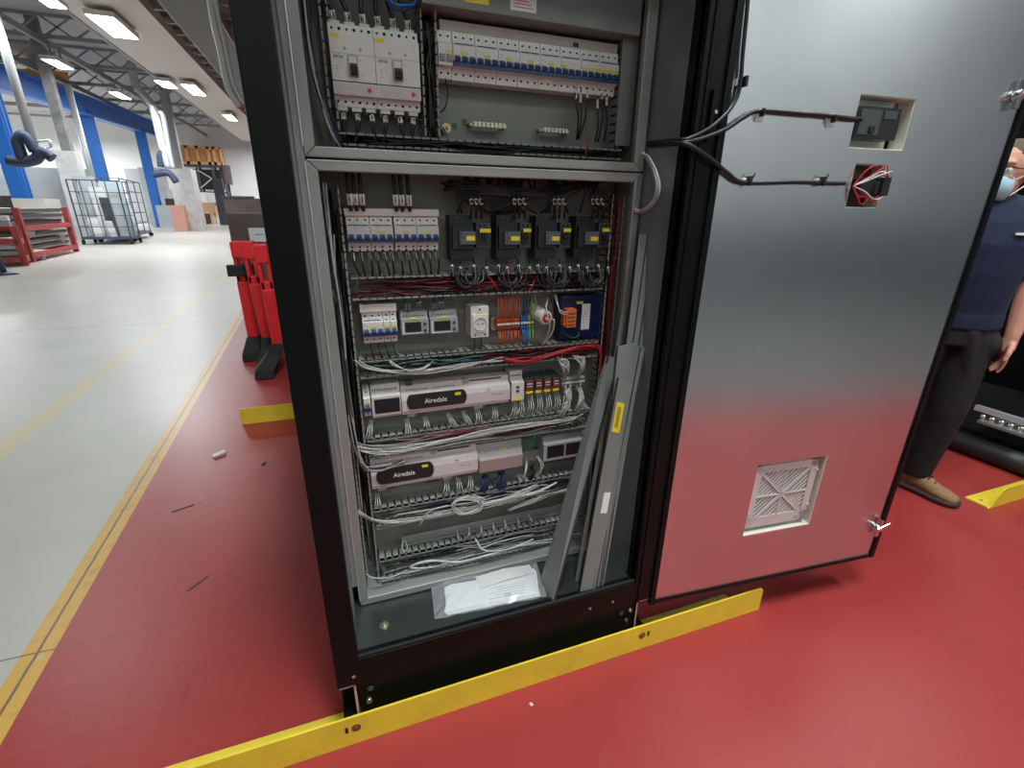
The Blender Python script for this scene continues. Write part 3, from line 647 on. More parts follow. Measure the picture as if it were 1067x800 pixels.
mb.cyl((xc, YF-.0068, zc+.003), (xc, YF-.006, zc+.003), .0015, 'zinc', 8); mb.box(xc-.002, xc+.002, YF-.0085, YF-.0062, zc+.014, zc+.018, 'zinc'); mb.box(xc-.002, xc+.002, YF-.0085, YF-.0062, zc-.018, zc-.014, 'zinc')
part(mb, 'socket_face', t)
mb = MB(); mb.box(xc-.008, xc+.008, YF-.0026, YF-.001, z0+.77*h, z0+.82*h, 'yellow_label'); part(mb, 'label', t)
# DIN rails behind the terminals
def rail(x0, x1, zc, y, label, m='zinc', slots=True):
    mb = MB(); mb.box(x0, x1, y, y+.002, zc-.0135, zc+.0135, m); mb.box(x0, x1, y-.006, y+.001, zc+.0135, zc+.0155, m); mb.box(x0, x1, y-.006, y+.001, zc-.0155, zc-.0135, m)
    mb.box(x0, x1, y-.0075, y-.0055, zc+.0135, zc+.019, m); mb.box(x0, x1, y-.0075, y-.0055, zc-.019, zc-.0135, m)
    if slots:
        k = x0+.01
        while k < x1-.02: mb.box(k, k+.012, y-.0006, y+.001, zc-.003, zc+.003, 'hole'); k += .03
    return single(mb, 'mounting_rail', label, 'rail', 'metal mounting rails')
zr = Z(530, 336.5, 1.25)
rail(X(513, 337, 1.25), X(556, 335, 1.25), zr, 1.262, 'short pale metal rail crossing the orange wired terminals')
def tlabel(col, i, n): return 'slim %s rail terminal, %s of the %s ones beside the socket' % (col, nth(i, n), col)
tx0 = X(517.5, 337, 1.245); tx1 = X(541, 337, 1.245); n = 10; p = (tx1-tx0)/n
def terminal(x, w, m, label, group, z, h=.05):
    t = thing('rail_terminal', label, 'terminal', (x, 1.25, z-h/2), group)
    mb = MB(); mb.prism([(1.262, z-h/2), (1.250, z-h/2), (1.240, z-h*.3), (1.240, z+h*.3), (1.250, z+h/2), (1.262, z+h/2)], x-w*.42, x+w*.42, m)
    mb.box(x-w*.2, x+w*.2, 1.2395, 1.241, z+.004, z+.009, 'hole'); mb.box(x-w*.2, x+w*.2, 1.2395, 1.241, z-.009, z-.004, 'hole'); part(mb, 'body', t)
    mb = MB(); mb.box(x-w*.4, x+w*.4, 1.2385, 1.2402, z-.003, z+.003, 'white_label'); part(mb, 'marker', t)
    return t
for i in range(n): terminal(tx0+(i+.5)*p, p, 'terminal_orange', tlabel('orange', i, n), 'orange rail terminals', zr, .036)
for i in range(3): terminal(X(543.2+i*2.6, 336, 1.245), p, 'terminal_blue', tlabel('blue', i, 3), 'blue rail terminals', zr)
for i in range(2): terminal(X(551+i*3.2, 335, 1.245), p*1.1, 'terminal_green', tlabel('green', i, 2), 'green rail terminals', zr)
# wires: one object per wire
def wire(name, pts, r, m, label, group, n=6, sleeve=None):
    mb = MB(); mb.tube(pts, r, m, n, smooth=5); o = single(mb, name, label, 'wire', group)
    if sleeve is not None:
        for (a, b) in sleeve:
            q = MB(); q.cyl(a, b, r*1.35, 'white_label', 7); part(q, 'ferrule', o)
    return o
zU, zL = Z(530, 309, YD), Z(530, 362, YD)
for i in range(n):
    x = tx0+(i+.5)*p
    wire('orange_wire', [(x+random.uniform(-.003, .003), 1.245, zU-.004), (x+random.uniform(-.002, .002), 1.232, zr+.045), (x, 1.237, zr+.020)], .0014, 'wire_orange', 'orange wire dropping into an orange terminal from above, %s of ten' % nth(i, n), 'orange wires above the terminals')
    wire('orange_wire', [(x, 1.237, zr-.020), (x-.002+random.uniform(-.004, .002), 1.228, zr-.036), (x-.004+random.uniform(-.004, .004), 1.24, zL+.004)], .0014, 'wire_orange', 'orange wire hanging below an orange terminal, %s of ten' % nth(i, n), 'orange wires below the terminals')
for i in range(3):
    x = X(543.2+i*2.6, 336, 1.245)
    wire('blue_wire', [(x, 1.237, zr-.018), (x+.002, 1.226, zr-.04), (x+.002-.002*i, 1.236, zL+.002)], .0020, 'wire_blue', 'bright blue wire below a blue terminal, %s of three' % nth(i, 3), 'blue wires below the terminals')
    wire('blue_wire', [(x+.004+.004*i, 1.245, zU-.006), (x+.004, 1.235, zr+.05), (x, 1.237, zr+.020)], .0016, 'wire_navy', 'dark blue wire above a blue terminal, %s of three' % nth(i, 3), 'blue wires above the terminals')
for i in range(2):
    x = X(551+i*3.2, 335, 1.245)
    wire('earth_wire', [(x, 1.237, zr-.018), (x-.002, 1.228, zr-.04), (x-.003, 1.238, zL+.002)], .0016, 'wire_green', 'yellow-green earth wire below a green terminal, %s of two' % ('left' if i == 0 else 'right'), 'earth wires below the terminals')
    wire('earth_wire', [(x+.004, 1.242, zU-.002), (x+.001+.003*i, 1.225, zr+.05), (x, 1.237, zr+.020)], .0014, 'wire_green', 'yellow-green earth wire above a green terminal, %s of two' % ('left' if i == 0 else 'right'), 'earth wires above the terminals')
# round white sounder with red centre
c = ony(569.5, 331.5, 1.20); b = V3((c.x-.016, YB, c.z+.012))
t = thing('alarm_sounder', 'white round fitting with red face and white wires beside the blue box', 'sounder', tuple(b))
mb = MB(); mb.cyl(b, c, .0205, 'warm_plastic', 20, r1=.0195); part(mb, 'housing', t, bevel=.002)
d = (c-b).normalized(); mb = MB(); mb.cyl(c, c+d*.0015, .0135, 'red_mark', 18); mb.cyl(c+d*.001, c+d*.004, .005, 'warm_plastic', 10); part(mb, 'face', t)
for i, pts in enumerate([[(571, 311, 1.225), (569, 320, 1.19), (571, 330, 1.18), (573, 338, 1.185), (571, 348, 1.20), (565, 360, 1.225)], [(570, 334, 1.185), (577, 333, 1.175), (576, 345, 1.18), (570, 354, 1.20), (564, 361, 1.225)]]):
    wire('white_wire', [ony(*q) for q in pts], .0019, 'wire_white', ['white wire running down past the red-faced round fitting', 'white wire looping from the red face down to the duct'][i], 'white wires at the round fitting')
# blue drive box and its orange plug
x0, x1, z0, z1 = X(583, 335, 1.24), X(627, 330, 1.24), Z(600, 352, 1.24), Z(600, 308, 1.24)
t = thing('filter_box', 'dark blue metal box with orange plug and white label near the right duct', 'control box', ((x0+x1)/2, 1.26, z0))
mb = MB(); mb.box(x0, x1, 1.235, YB-.002, z0, z1, 'blue_box'); part(mb, 'case', t, bevel=.002)
mb = MB(); a, b_ = X(606, 330, 1.234), X(614.5, 330, 1.234); mb.box(a, b_, 1.2342, 1.236, Z(610, 343, 1.235), Z(610, 316.5, 1.235), 'white_label')
for k in range(6): mb.box(a+.004, b_-.004-.002*(k % 3), 1.2338, 1.2345, z0+.028+k*.009, z0+.0295+k*.009, 'mid_grey')
part(mb, 'label', t)
mb = MB(); mb.box(X(601, 315, 1.234), X(607.5, 315, 1.234), 1.2342, 1.236, Z(604, 316.5, 1.235), Z(604, 314, 1.235), 'yellow_label'); part(mb, 'label', t)
px0, px1, pz0, pz1 = X(590, 331, 1.215), X(600, 331, 1.215), Z(594, 341, 1.215), Z(594, 322, 1.215)
mb = MB(); mb.box(px0, px1, 1.212, 1.236, pz0, pz1, 'plug_orange'); mb.box(px0-.006, px0, 1.218, 1.236, pz0+.005, pz1-.012, 'plug_orange')
for k in range(4): mb.box(px0+.003, px1-.004, 1.2112, 1.213, pz0+.005+k*.011, pz0+.011+k*.011, 'bolt_brown')
part(mb, 'plug', t, bevel=.0008)
for i in range(2):
    wire('white_wire', [ony(577+i*2, 306, 1.24), ony(580+i, 315, 1.215), ony(583, 322+2.5*i, 1.20), ony(588, 325+2.5*i, 1.208), ony(591, 325+2.5*i, 1.213)], .0017, 'wire_white', 'white wire curving into the orange plug, %s of two' % ('upper' if i == 0 else 'lower'), 'white wires at the orange plug')
wire('earth_wire', [ony(602, 346, 1.235), ony(603, 349, 1.225), ony(597, 352, 1.222), ony(589, 348, 1.228), ony(587, 343, 1.236)], .0015, 'wire_darkgreen', 'dark green earth wire hanging under the orange plug', 'earth wires below the terminals')
# row C
x0, x1, z0, z1 = X(378.8, 420), X(386.3, 420), Z(380, 436.5), Z(379, 407)
breaker(1, x0, x1, z0, z1, 'slim single breaker with blue toggle left of the upper controller row', 'breakers left of the controllers', ylab=(0,), line=False)
def controller(px0, px1, ty0, by0, oval, tl, label, oz, gaps=True):
    # long rail-mounted controller with rounded cover and black oval plate
    pm = (ty0+by0)/2; x0 = X(px0, pm); x1 = px1; z0, z1 = Z(px0, by0), Z(px0, ty0); h = z1-z0; w = x1-x0; yf = YF-.004
    t = thing('controller', label, 'controller', ((x0+x1)/2, YB-.02, z0), 'long white controllers')
    mb = MB(); mb.prism([(YB-.006, z0), (yf+.012, z0), (yf+.010, z0+.13*h), (yf+.001, z0+.15*h), (yf, z0+.55*h), (yf+.004, z0+.72*h), (yf+.016, z0+.80*h), (yf+.020, z1), (YB-.006, z1)], x0, x1, 'pink_plastic')
    for k in range(22):
        if k in (10, 11): continue
        xx = x0+.05*w+k*.02*w; mb.box(xx, xx+.0022, yf+.0135, yf+.02, z0+.83*h, z0+.86*h, 'hole')
    for k in range(8): mb.box(x0+.08*w+k*.012*w, x0+.08*w+k*.012*w+.002, yf+.0095, yf+.0115, z0+.07*h, z0+.09*h, 'hole')
    mb.box(x0+.05*w, x0+.11*w, yf+.019, yf+.03, z1-.002, z1+.012, 'dark_grey')
    mb.box(x0+.62*w, x0+.93*w, yf+.018, yf+.021, z1-.008, z1-.003, 'dark_grey'); mb.box(x0+.56*w, x0+.61*w, yf+.012, yf+.03, z1-.010, z1+.004, 'mid_grey')
    for k in range(4): mb.box(x0+.77*w, x0+.81*w-.002*(k % 2), yf-.0002, yf+.003, z0+(.50+.045*k)*h, z0+(.512+.045*k)*h, 'mid_grey')
    for k in range(10): mb.box(x0+(.83+k*.0105)*w, x0+(.83+k*.0105)*w+.0018, yf-.0004, yf+.001, z0+.40*h, z0+.425*h, 'ink')
    part(mb, 'cover', t, bevel=.0012)
    o0, o1, oz0, oz1 = oval; xo0, xo1 = X(o0, tl), X(o1, tl); zo0, zo1 = z0+oz[0]*h, z0+oz[1]*h; r = (zo1-zo0)*.5; pr = []
    for k in range(9): a = -math.pi/2+math.pi*k/8; pr.append((xo1-r*.6+r*.6*math.cos(a), (zo0+zo1)/2+r*math.sin(a)))
    for k in range(9): a = math.pi/2+math.pi*k/8; pr.append((xo0+r*.6+r*.6*math.cos(a), (zo0+zo1)/2+r*math.sin(a)))
    mb = MB(); mb.prism(pr, yf-.002, yf+.004, 'black_plastic', 'y'); mb.text('Airedale', ((xo0+xo1)/2-.004, yf-.0024, (zo0+zo1)/2-.001), .020, 'white_label', width=(xo1-xo0)*.37)
    part(mb, 'name_plate', t)
    mb = MB(); mb.box(xo1-.034, xo1-.017, yf-.003, yf-.0018, zo1-.014, zo1-.006, 'yellow_label'); part(mb, 'label', t)
    # plug connectors hanging under the cover
    for k, (u, ww) in enumerate(((.05, .07), (.16, .05), (.50, .12), (.66, .09), (.80, .12))):
        mb = MB(); mb.box(x0+u*w, x0+(u+ww)*w, yf+.018, YB-.012, z0-.012, z0, 'dark_grey' if k in (1, 2, 4) else 'mid_grey'); part(mb, 'connector', t)
    return t, x0, x1, z0, z1
cx1 = X(531, 405)
ctrl1 = controller(418.5, cx1, 404, 433.5, (423.5, 486, 0, 0), 418, 'upper of two long white controllers with black Airedale plate', (.22, .73))
x0, x1, z0, z1 = X(387.3, 420), X(417.6, 417), Z(388, 437), Z(388, 404); w = x1-x0; h = z1-z0
t = thing('control_module', 'short module with dark window left of the upper long controller', 'control module', ((x0+x1)/2, YB-.02, z0))
mb = MB(); mb.prism([(YB-.006, z0), (YF+.008, z0), (YF, z0+.1*h), (YF, z0+.70*h), (YF+.014, z0+.78*h), (YF+.02, z1), (YB-.006, z1)], x0, x1, 'warm_plastic')
for k in range(11): mb.box(x0+w*(.07+k*.08), x0+w*(.07+k*.08)+.002, YF+.011, YF+.017, z0+.84*h, z0+.88*h, 'hole')
part(mb, 'body', t, bevel=.001)
mb = MB(); mb.box(x0+.08*w, x0+.96*w, YF-.001, YF+.002, z0+.16*h, z0+.62*h, 'terminal_brown'); mb.box(x0+.1*w, x0+.94*w, YF-.0014, YF, z0+.18*h, z0+.60*h, 'hole'); part(mb, 'window', t)
x0, x1, z0, z1 = X(532.8, 402), X(545.8, 400), Z(534, 417.5), Z(534, 388.5); w = x1-x0; h = z1-z0
t = thing('power_supply', 'narrow pale module with two dark buttons right of the upper long controller', 'power supply', ((x0+x1)/2, YB-.02, z0))
mb = MB(); mb.prism([(YB-.006, z0), (YF-.004, z0), (YF-.004, z0+.66*h), (YF+.014, z0+.74*h), (YF+.016, z1), (YB-.006, z1)], x0, x1, 'warm_plastic')
for k in range(5): mb.box(x0+w*(.12+k*.17), x0+w*(.12+k*.17)+.003, YF+.008, YF+.014, z0+.84*h, z0+.88*h, 'hole')
part(mb, 'body', t, bevel=.001)
for dz in (.32, .46): 
    mb = MB(); mb.box(x0+.35*w, x0+.6*w, YF-.006, YF-.003, z0+dz*h, z0+(dz+.07)*h, 'ink'); part(mb, 'button', t)
mb = MB(); mb.box(x0+.15*w, x0+.85*w, YF-.0045, YF-.003, z0+.02*h, z0+.12*h, 'yellow_label'); part(mb, 'label', t)
RX = [(547.3, 556.3), (557.2, 565.4), (566.3, 574.3), (575.3, 583.3)]
for i, (a, b) in enumerate(RX):
    ya, yb_ = 398-i*1.0, 411-i*1.0; x0, x1, z0, z1 = X(a, 404), X(b, 404), Z(a, yb_), Z(a, ya-1); w = x1-x0; h = z1-z0
    t = thing('plug_relay', 'small brown plug-in relay with yellow tag, %s of four' % nth(i, 4), 'relay', ((x0+x1)/2, YB-.02, z0), 'brown plug-in relays')
    mb = MB(); mb.box(x0, x1, YF+.008, YB-.006, z0, z1+.008, 'dark_grey'); part(mb, 'base', t)
    mb = MB(); mb.box(x0+.002, x1-.002, YF-.002, YF+.009, z0+.3*h, z1, 'terminal_brown'); mb.box(x0+.004, x1-.005, YF-.0026, YF, z1-.012, z1-.008, 'pink_plastic'); mb.box(x0+.005, x1-.004, YF-.0026, YF, z1-.02, z1-.017, 'pink_plastic'); part(mb, 'relay_body', t, bevel=.001)
    mb = MB(); mb.box(x0+.003, x1-.003, YF-.001, YF+.009, z0+.04*h, z0+.22*h, 'yellow_label'); part(mb, 'label', t)
tz0, tz1 = Z(595, 403, 1.24), Z(595, 393.5, 1.24); a, b = X(585, 399, 1.24), X(609, 397, 1.24)
for i in range(9):
    p2 = (b-a)/9; terminal(a+(i+.5)*p2, p2, 'mid_grey', 'slim grey rail terminal between bunches of white wires, %s of nine' % nth(i, 9), 'grey rail terminals', (tz0+tz1)/2, .036)
# row D
dx1 = X(497.8, 482)
ctrl2 = controller(386.6, dx1, 481, 512, (391.8, 452.2, 0, 0), 495, 'lower of two long white controllers with black Airedale plate', (.20, .72))
x0, x1, z0, z1 = X(498.6, 478), X(545, 475), Z(499, 494), Z(499, 466); w = x1-x0; h = z1-z0
t = thing('input_module', 'wide module with pinkish cover right of the lower long controller', 'control module', ((x0+x1)/2, YB-.02, z0))
mb = MB(); mb.prism([(YB-.006, z0), (YF+.012, z0), (YF+.006, z0+.6*h), (YF+.014, z0+.72*h), (YF+.02, z1), (YB-.006, z1)], x0, x1, 'mid_grey')
for k in range(16): mb.box(x0+w*(.06+k*.055), x0+w*(.06+k*.055)+.002, YF+.014, YF+.019, z0+.85*h, z0+.89*h, 'white_label')
for k in (.08, .5, .58, .75): mb.box(x0+w*k, x0+w*(k+.06), YF+.010, YF+.014, z0+.70*h, z0+.76*h, 'yellow_label')
part(mb, 'body', t, bevel=.001)
mb = MB(); mb.prism([(YF+.012, z0+.02*h), (YF-.002, z0+.05*h), (YF-.004, z0+.5*h), (YF+.006, z0+.60*h)], x0+.002, x1-.002, 'dusky_plastic'); part(mb, 'cover', t)
x0, x1, z0, z1 = X(566.5, 470), X(612, 462), Z(568, 481), Z(566, 458); w = x1-x0; h = z1-z0
t = thing('display_unit', 'grey unit with two dark windows beside the leaning trunking lid', 'control module', ((x0+x1)/2, YB-.02, z0))
mb = MB(); mb.prism([(YB-.006, z0), (YF, z0), (YF, z0+.75*h), (YF+.012, z0+.84*h), (YF+.014, z1), (YB-.006, z1)], x0, x1, 'mid_grey'); part(mb, 'body', t, bevel=.0015)
for a, b in ((.08, .46), (.5, .92)): 
    mb = MB(); mb.box(x0+a*w, x0+b*w, YF-.0008, YF+.002, z0+.14*h, z0+.66*h, 'screen'); part(mb, 'window', t)
zr2 = Z(510, 544, 1.262); rail(X(418, 560, 1.262), X(592, 526, 1.262), zr2, 1.262, 'long empty metal rail low in the cabinet above the bottom ducts', 'grey_steel', False)
rail(X(545, 473, 1.262), X(568, 470, 1.262), Z(556, 473, 1.262), 1.262, 'short metal rail between the pink-covered module and the windowed unit', 'grey_steel', False)
# earth bars in the upper compartment
for i, (a, b, y0_, y1_, lab) in enumerate(((492, 526, 124.5, 134, 'slim nickel screw terminal bar under the long breaker row, left one'), (565, 591, 131, 139.5, 'slim nickel screw terminal bar under the long breaker row, right one'))):
    x0, x1, z0, z1 = X(a, 129, 1.26), X(b, 134, 1.26), Z(a, y1_, 1.26), Z(a, y0_, 1.26)
    t = thing('earth_bar', lab, 'terminal bar', ((x0+x1)/2, 1.27, z0), 'earth terminal bars')
    mb = MB(); mb.box(x0, x1, 1.257, 1.266, z0+.004, z1-.004, 'zinc'); mb.box(x0-.006, x0+.004, 1.262, YB, z0+.006, z1-.006, 'brass'); mb.box(x1-.004, x1+.006, 1.262, YB, z0+.006, z1-.006, 'zinc'); part(mb, 'bar', t, bevel=.0008)
    n = 8 if i == 0 else 7
    for k in range(n):
        xx = x0+(k+.5)*(x1-x0)/n; mb = MB(); mb.cyl((xx, 1.251, z1-.007), (xx, 1.258, z1-.007), .0030, 'zinc', 8); mb.cyl((xx, 1.251, z0+.007), (xx, 1.258, z0+.007), .0030, 'zinc', 8); part(mb, 'screw', t)
c = ony(466, 133, 1.265); t = thing('earth_stud', 'small brass earth stud with nuts at the lower left of the upper compartment', 'earth stud', (c.x, YB, c.z))
mb = MB(); mb.cyl((c.x, 1.25, c.z), (c.x, YB, c.z), .004, 'brass', 8); mb.cyl((c.x, 1.262, c.z), (c.x, 1.268, c.z), .009, 'brass', 6); mb.cyl((c.x, 1.274, c.z), (c.x, 1.28, c.z), .011, 'zinc', 12); part(mb, 'stud', t)
for i, (px, py) in enumerate(((473.5, 131.5), (484, 127.5))):
    c = ony(px, py, YB-.001); mb = MB(); mb.box(c.x-.006, c.x+.006, YB-.0012, YB, c.z-.007, c.z+.007, 'wire_darkgreen'); single(mb, 'earth_sticker', ['small green square sticker beside the brass stud', 'small green square sticker left of the nickel bar'][i], 'sticker', 'green earth stickers')
# ================================================================== TRUNKING
def duct_h(x0, x1, z0, z1, label, yd=YD, pitch=.0205, m='duct_pvc', cover=False):
    mb = MB(); t = .0022
    mb.box(x0, x1, YB-.003, YB-.001, z0, z1, m)
    for z, s in ((z0, 1), (z1, -1)):
        mb.box(x0, x1, yd+.046, YB-.003, min(z, z+s*t), max(z, z+s*t), m)
        k = x0
        while k < x1-pitch*.5:
            mb.box(k, k+pitch*.74, yd+.003, yd+.046, min(z, z+s*t), max(z, z+s*t), m)
            mb.box(k-pitch*.06, k+pitch*.80, yd, yd+.012, min(z, z+s*t), max(z, z+s*t), m); mb.box(k, k+pitch*.76, yd-.0005, yd+.004, min(z, z+s*t*2), max(z, z+s*t*2), m)
            k += pitch
    return single(mb, 'wiring_duct', label, 'trunking', 'slotted grey wiring ducts')
def duct_v(x0, x1, z0, z1, label, yd=YD, pitch=.0205, m='duct_pvc'):
    mb = MB(); t = .0022
    mb.box(x0, x1, YB-.003, YB-.001, z0, z1, m)
    for x, s in ((x0, 1), (x1, -1)):
        mb.box(min(x, x+s*t), max(x, x+s*t), yd+.046, YB-.003, z0, z1, m)
        k = z0
        while k < z1-pitch*.5:
            mb.box(min(x, x+s*t), max(x, x+s*t), yd+.003, yd+.046, k, k+pitch*.74, m)
            mb.box(min(x, x+s*t), max(x, x+s*t), yd, yd+.012, k-pitch*.06, k+pitch*.80, m); mb.box(min(x, x+s*t*2), max(x, x+s*t*2), yd-.0005, yd+.004, k, k+pitch*.76, m)
            k += pitch
    return single(mb, 'wiring_duct', label, 'trunking', 'slotted grey wiring ducts')
LX0, LX1 = -.0145, X(373, 390, YD)+.001      # left upright duct of the lower compartment
RX0, RX1 = X(639, 195, YD), X(651, 195, YD)
duct_v(LX0, LX1, .29, 1.405, 'upright wiring duct along the left of the lower compartment')
duct_v(RX0, RX1+.004, .29, 1.405, 'upright wiring duct along the right of the lower compartment, behind the leaning lids')
HX0, HX1 = LX1+.006, RX0-.004
DZ = []
for (pu, pl, lab) in (((430, 287), (430, 310.5), 'horizontal duct of red wires below the shaded breaker row'), ((430, 372), (440, 389), 'horizontal duct just above the upper long controller'), ((440, 451.5), (450, 469), 'horizontal duct between the two long controllers'),
                      ((450, 522), (450, 541), 'horizontal duct directly below the lower long controller'), ((450, 573), (450, 594.5), 'lowest horizontal duct in the cabinet, near the floor tray')):
    z1, z0 = Z(*pu, YD), Z(*pl, YD); DZ.append((z0, z1)); duct_h(HX0, HX1, z0, z1, lab)
# upper compartment ducts
UB1, UB0 = Z(500, 146.5, YD), Z(500, 159, YD)
UB0 = max(UB0, 1.452)
duct_h(X(352, 137, YD), X(652, 155, YD), UB0, UB1, 'horizontal duct along the foot of the upper compartment')
ux0, ux1 = X(333, 20, YD), X(343, 20, YD)
duct_v(ux0, ux1, UB1+.004, 1.86, 'upright duct left of the large moulded case breakers')
mx0, mx1 = X(439, 60, YD), X(456, 60, YD)
duct_v(mx0, mx1, UB1+.004, Z(440, 4, YD)-.004, 'open upright duct between the large breakers and the long breaker row')
rx0, rx1 = X(644, 100, YD-.012), X(661, 100, YD-.012)
duct_v(X(646, 110, YD), rx1, UB1+.004, Z(660, 33, YD-.012), 'upright duct at the right end of the long breaker row, under a plain lid')
mb = MB(); mb.box(rx0+.006, rx1+.001, YD-.006, YD-.0015, UB1+.008, Z(660, 34, YD-.012), 'lid_pvc'); mb.box(rx1+.001, rx1+.003, YD-.006, YD+.01, UB1+.008, Z(660, 34, YD-.012), 'lid_pvc')
single(mb, 'duct_lid', 'plain grey lid covering the upright duct at the right of the upper compartment', 'trunking lid', 'grey trunking lids', bevel=.001)
tx0_, tx1_ = X(440, 3, 1.19), X(667, 32, 1.19); tz0 = Z(560, 21, 1.19)
t = thing('covered_duct', 'wide grey covered duct across the top of the upper compartment with yellow and white stickers', 'trunking', ((tx0_+tx1_)/2, 1.23, tz0))
mb = MB(); mb.box(tx0_, tx1_, 1.193, YB-.001, tz0+.002, tz0+.105, 'lid_pvc'); part(mb, 'channel', t); mb = MB(); mb.box(tx0_-.001, tx1_+.001, 1.19, 1.193, tz0, tz0+.107, 'lid_pvc'); mb.box(tx0_-.001, tx1_+.001, 1.193, 1.205, tz0-.0, tz0+.002, 'lid_pvc'); part(mb, 'lid', t, bevel=.0008)
mb = MB(); a, b = X(484.5, 2, 1.189), X(509.5, 3, 1.189); z = Z(497, 3.5, 1.189); mb.box(a, b, 1.1893, 1.1901, z, z+.034, 'yellow_label'); mb.prism([(b-.012, z+.006), (b-.006, z+.022), (b-.009, z+.024), (b-.015, z+.008)], 1.1888, 1.1894, 'ink', 'y'); part(mb, 'label', t, 'yellow warning sticker')
mb = MB(); a, b = X(532, 5, 1.189), X(559, 8, 1.189); z = Z(546, 12, 1.189); mb.box(a, b, 1.1893, 1.1901, z, z+.05, 'white_label')
for k in range(7): mb.box(a+.006, b-.006-.006*(k % 3), 1.1889, 1.1894, z+.006+k*.006, z+.0075+k*.006, 'red_mark')
part(mb, 'label', t, 'white sticker with red lines')
# ------------------------------------------------------------------ wire bundles lying in the ducts (uncountable)
def bundle(name, paths, label, cat='wires', kind='stuff', n=5):
    mb = MB()
    for pts, r, m in paths: mb.tube(pts, r, m, n, smooth=4)
    return single(mb, name, label, cat, None, kind)
rnd = random.uniform
def duct_wires(x0, x1, z0, z1, spec, ymin=1.222, ymax=1.272, wob=.006):
    P = []
    for m, n, r in spec:
        for _ in range(n):
            a, b = sorted((rnd(x0, x0+(x1-x0)*.35), rnd(x0+(x1-x0)*.6, x1))); z = rnd(z0+.004, z1-.004); y = rnd(ymin, ymax); k = 7; pts = []
            for i in range(k): pts.append((a+(b-a)*i/(k-1), min(ymax+.01, max(ymin-.004, y+rnd(-wob, wob))), min(z1-.004, max(z0+.004, z+rnd(-wob, wob)))))
            P.append((pts, r, m))
    return P
d = DZ[0]; bundle('wire_bundle', duct_wires(HX0, HX0+.50, d[0], d[1], [('wire_darkred', 26, .0018), ('wire_red', 9, .0012), ('wire_black', 14, .0025)]) + duct_wires(HX0+.25, HX1, d[0], d[1], [('wire_black', 22, .0026), ('wire_darkred', 8, .0018), ('zinc', 3, .001)]), 'mass of dark red and black wires lying in the duct below the shaded breakers')
d = DZ[1]; bundle('wire_bundle', duct_wires(HX0, HX0+.34, d[0], d[1], [('wire_darkgreen', 10, .0022), ('wire_white', 8, .0018), ('wire_navy', 5, .002), ('wire_black', 12, .0025)]) + duct_wires(HX0+.30, HX1, d[0], d[1], [('wire_red', 9, .0022), ('wire_darkred', 16, .002), ('wire_navy', 5, .002), ('wire_black', 8, .0022)]), 'mixed green, white and red wires in the duct above the upper long controller')
d = DZ[2]; bundle('wire_bundle', duct_wires(HX0, HX1, d[0], d[1], [('wire_darkred', 16, .002), ('wire_white', 18, .0017), ('wire_grey', 14, .002), ('wire_black', 6, .002)]), 'white and dark red wires in the duct between the two long controllers')
d = DZ[3]; bundle('wire_bundle', duct_wires(HX0, HX1, d[0], d[1], [('wire_white', 14, .0018), ('wire_grey', 16, .0022), ('wire_navy', 12, .002), ('wire_black', 6, .002)]), 'white, grey and navy wires in the duct below the lower long controller')
d = DZ[4]; bundle('wire_bundle', duct_wires(HX0, HX1, d[0], d[1], [('wire_black', 8, .0025), ('wire_grey', 9, .0022), ('wire_white', 7, .0022)], ymin=1.23), 'grey, white and black wires in the lowest duct')
bundle('wire_bundle', duct_wires(X(352, 150, YD), X(650, 158, YD), UB0, UB1, [('wire_black', 40, .0026)], ymin=1.214), 'dark wires lying in the duct at the foot of the upper compartment')
# vertical runs
def vert(x0, x1, z0, z1, spec, y0=1.226, y1=1.27, wob=.005):
    P = []
    for m, n, r in spec:
        for _ in range(n):
            x = rnd(x0, x1); y = rnd(y0, y1); za = rnd(z0, z0+(z1-z0)*.25); zb_ = rnd(z1-(z1-z0)*.25, z1); P.append(([(min(x1, max(x0, x+rnd(-wob, wob))), y+rnd(-wob, wob)*.5, za+(zb_-za)*i/6) for i in range(7)], r, m))
    return P
bundle('wire_bundle', vert(RX0+.005, RX1, .30, 1.40, [('wire_darkred', 14, .002), ('wire_red', 5, .0018), ('wire_black', 12, .0024)]), 'red and black wires running up the right upright duct')
bundle('wire_bundle', vert(RX1+.008, XR-.028, .28, 1.40, [('wire_black', 16, .0028), ('wire_darkred', 4, .002)], 1.235, 1.28), 'dark wires running down between the right duct and the frame')
bundle('wire_bundle', vert(LX0+.005, LX1-.004, .32, 1.40, [('wire_black', 14, .0024), ('wire_grey', 6, .002)]), 'dark wires running up the left upright duct')
bundle('wire_bundle', vert(mx0+.004, mx1-.004, UB1, Z(440, 6, YD), [('wire_black', 12, .0028)]), 'black wires inside the open upright duct of the upper compartment')
P = []
for i in range(12):
    x = -.017+rnd(.0, .010); P.append(([(x+rnd(-.002, .002), 1.20+rnd(-.01, .01), 1.40-.0*i), (x, 1.195+rnd(-.008, .008), 1.25), (x+.004, 1.19+rnd(-.008, .008), 1.08), (x+.001, 1.192+rnd(-.008, .008), .92), (x+.004, 1.19+rnd(-.006, .006), .80), (x+.016, 1.195, .70+rnd(-.02, .03)), (x+.05, 1.205, .672+rnd(-.008, .01)), (x+.13, 1.214, .676+rnd(-.008, .008))], rnd(.0017, .0026), random.choice(['wire_grey', 'mid_grey', 'dark_grey', 'wire_black', 'wire_black'])))
bundle('wiring_harness', P, 'loose grey and black wires running down inside the left frame edge then into the ducts')
P = []
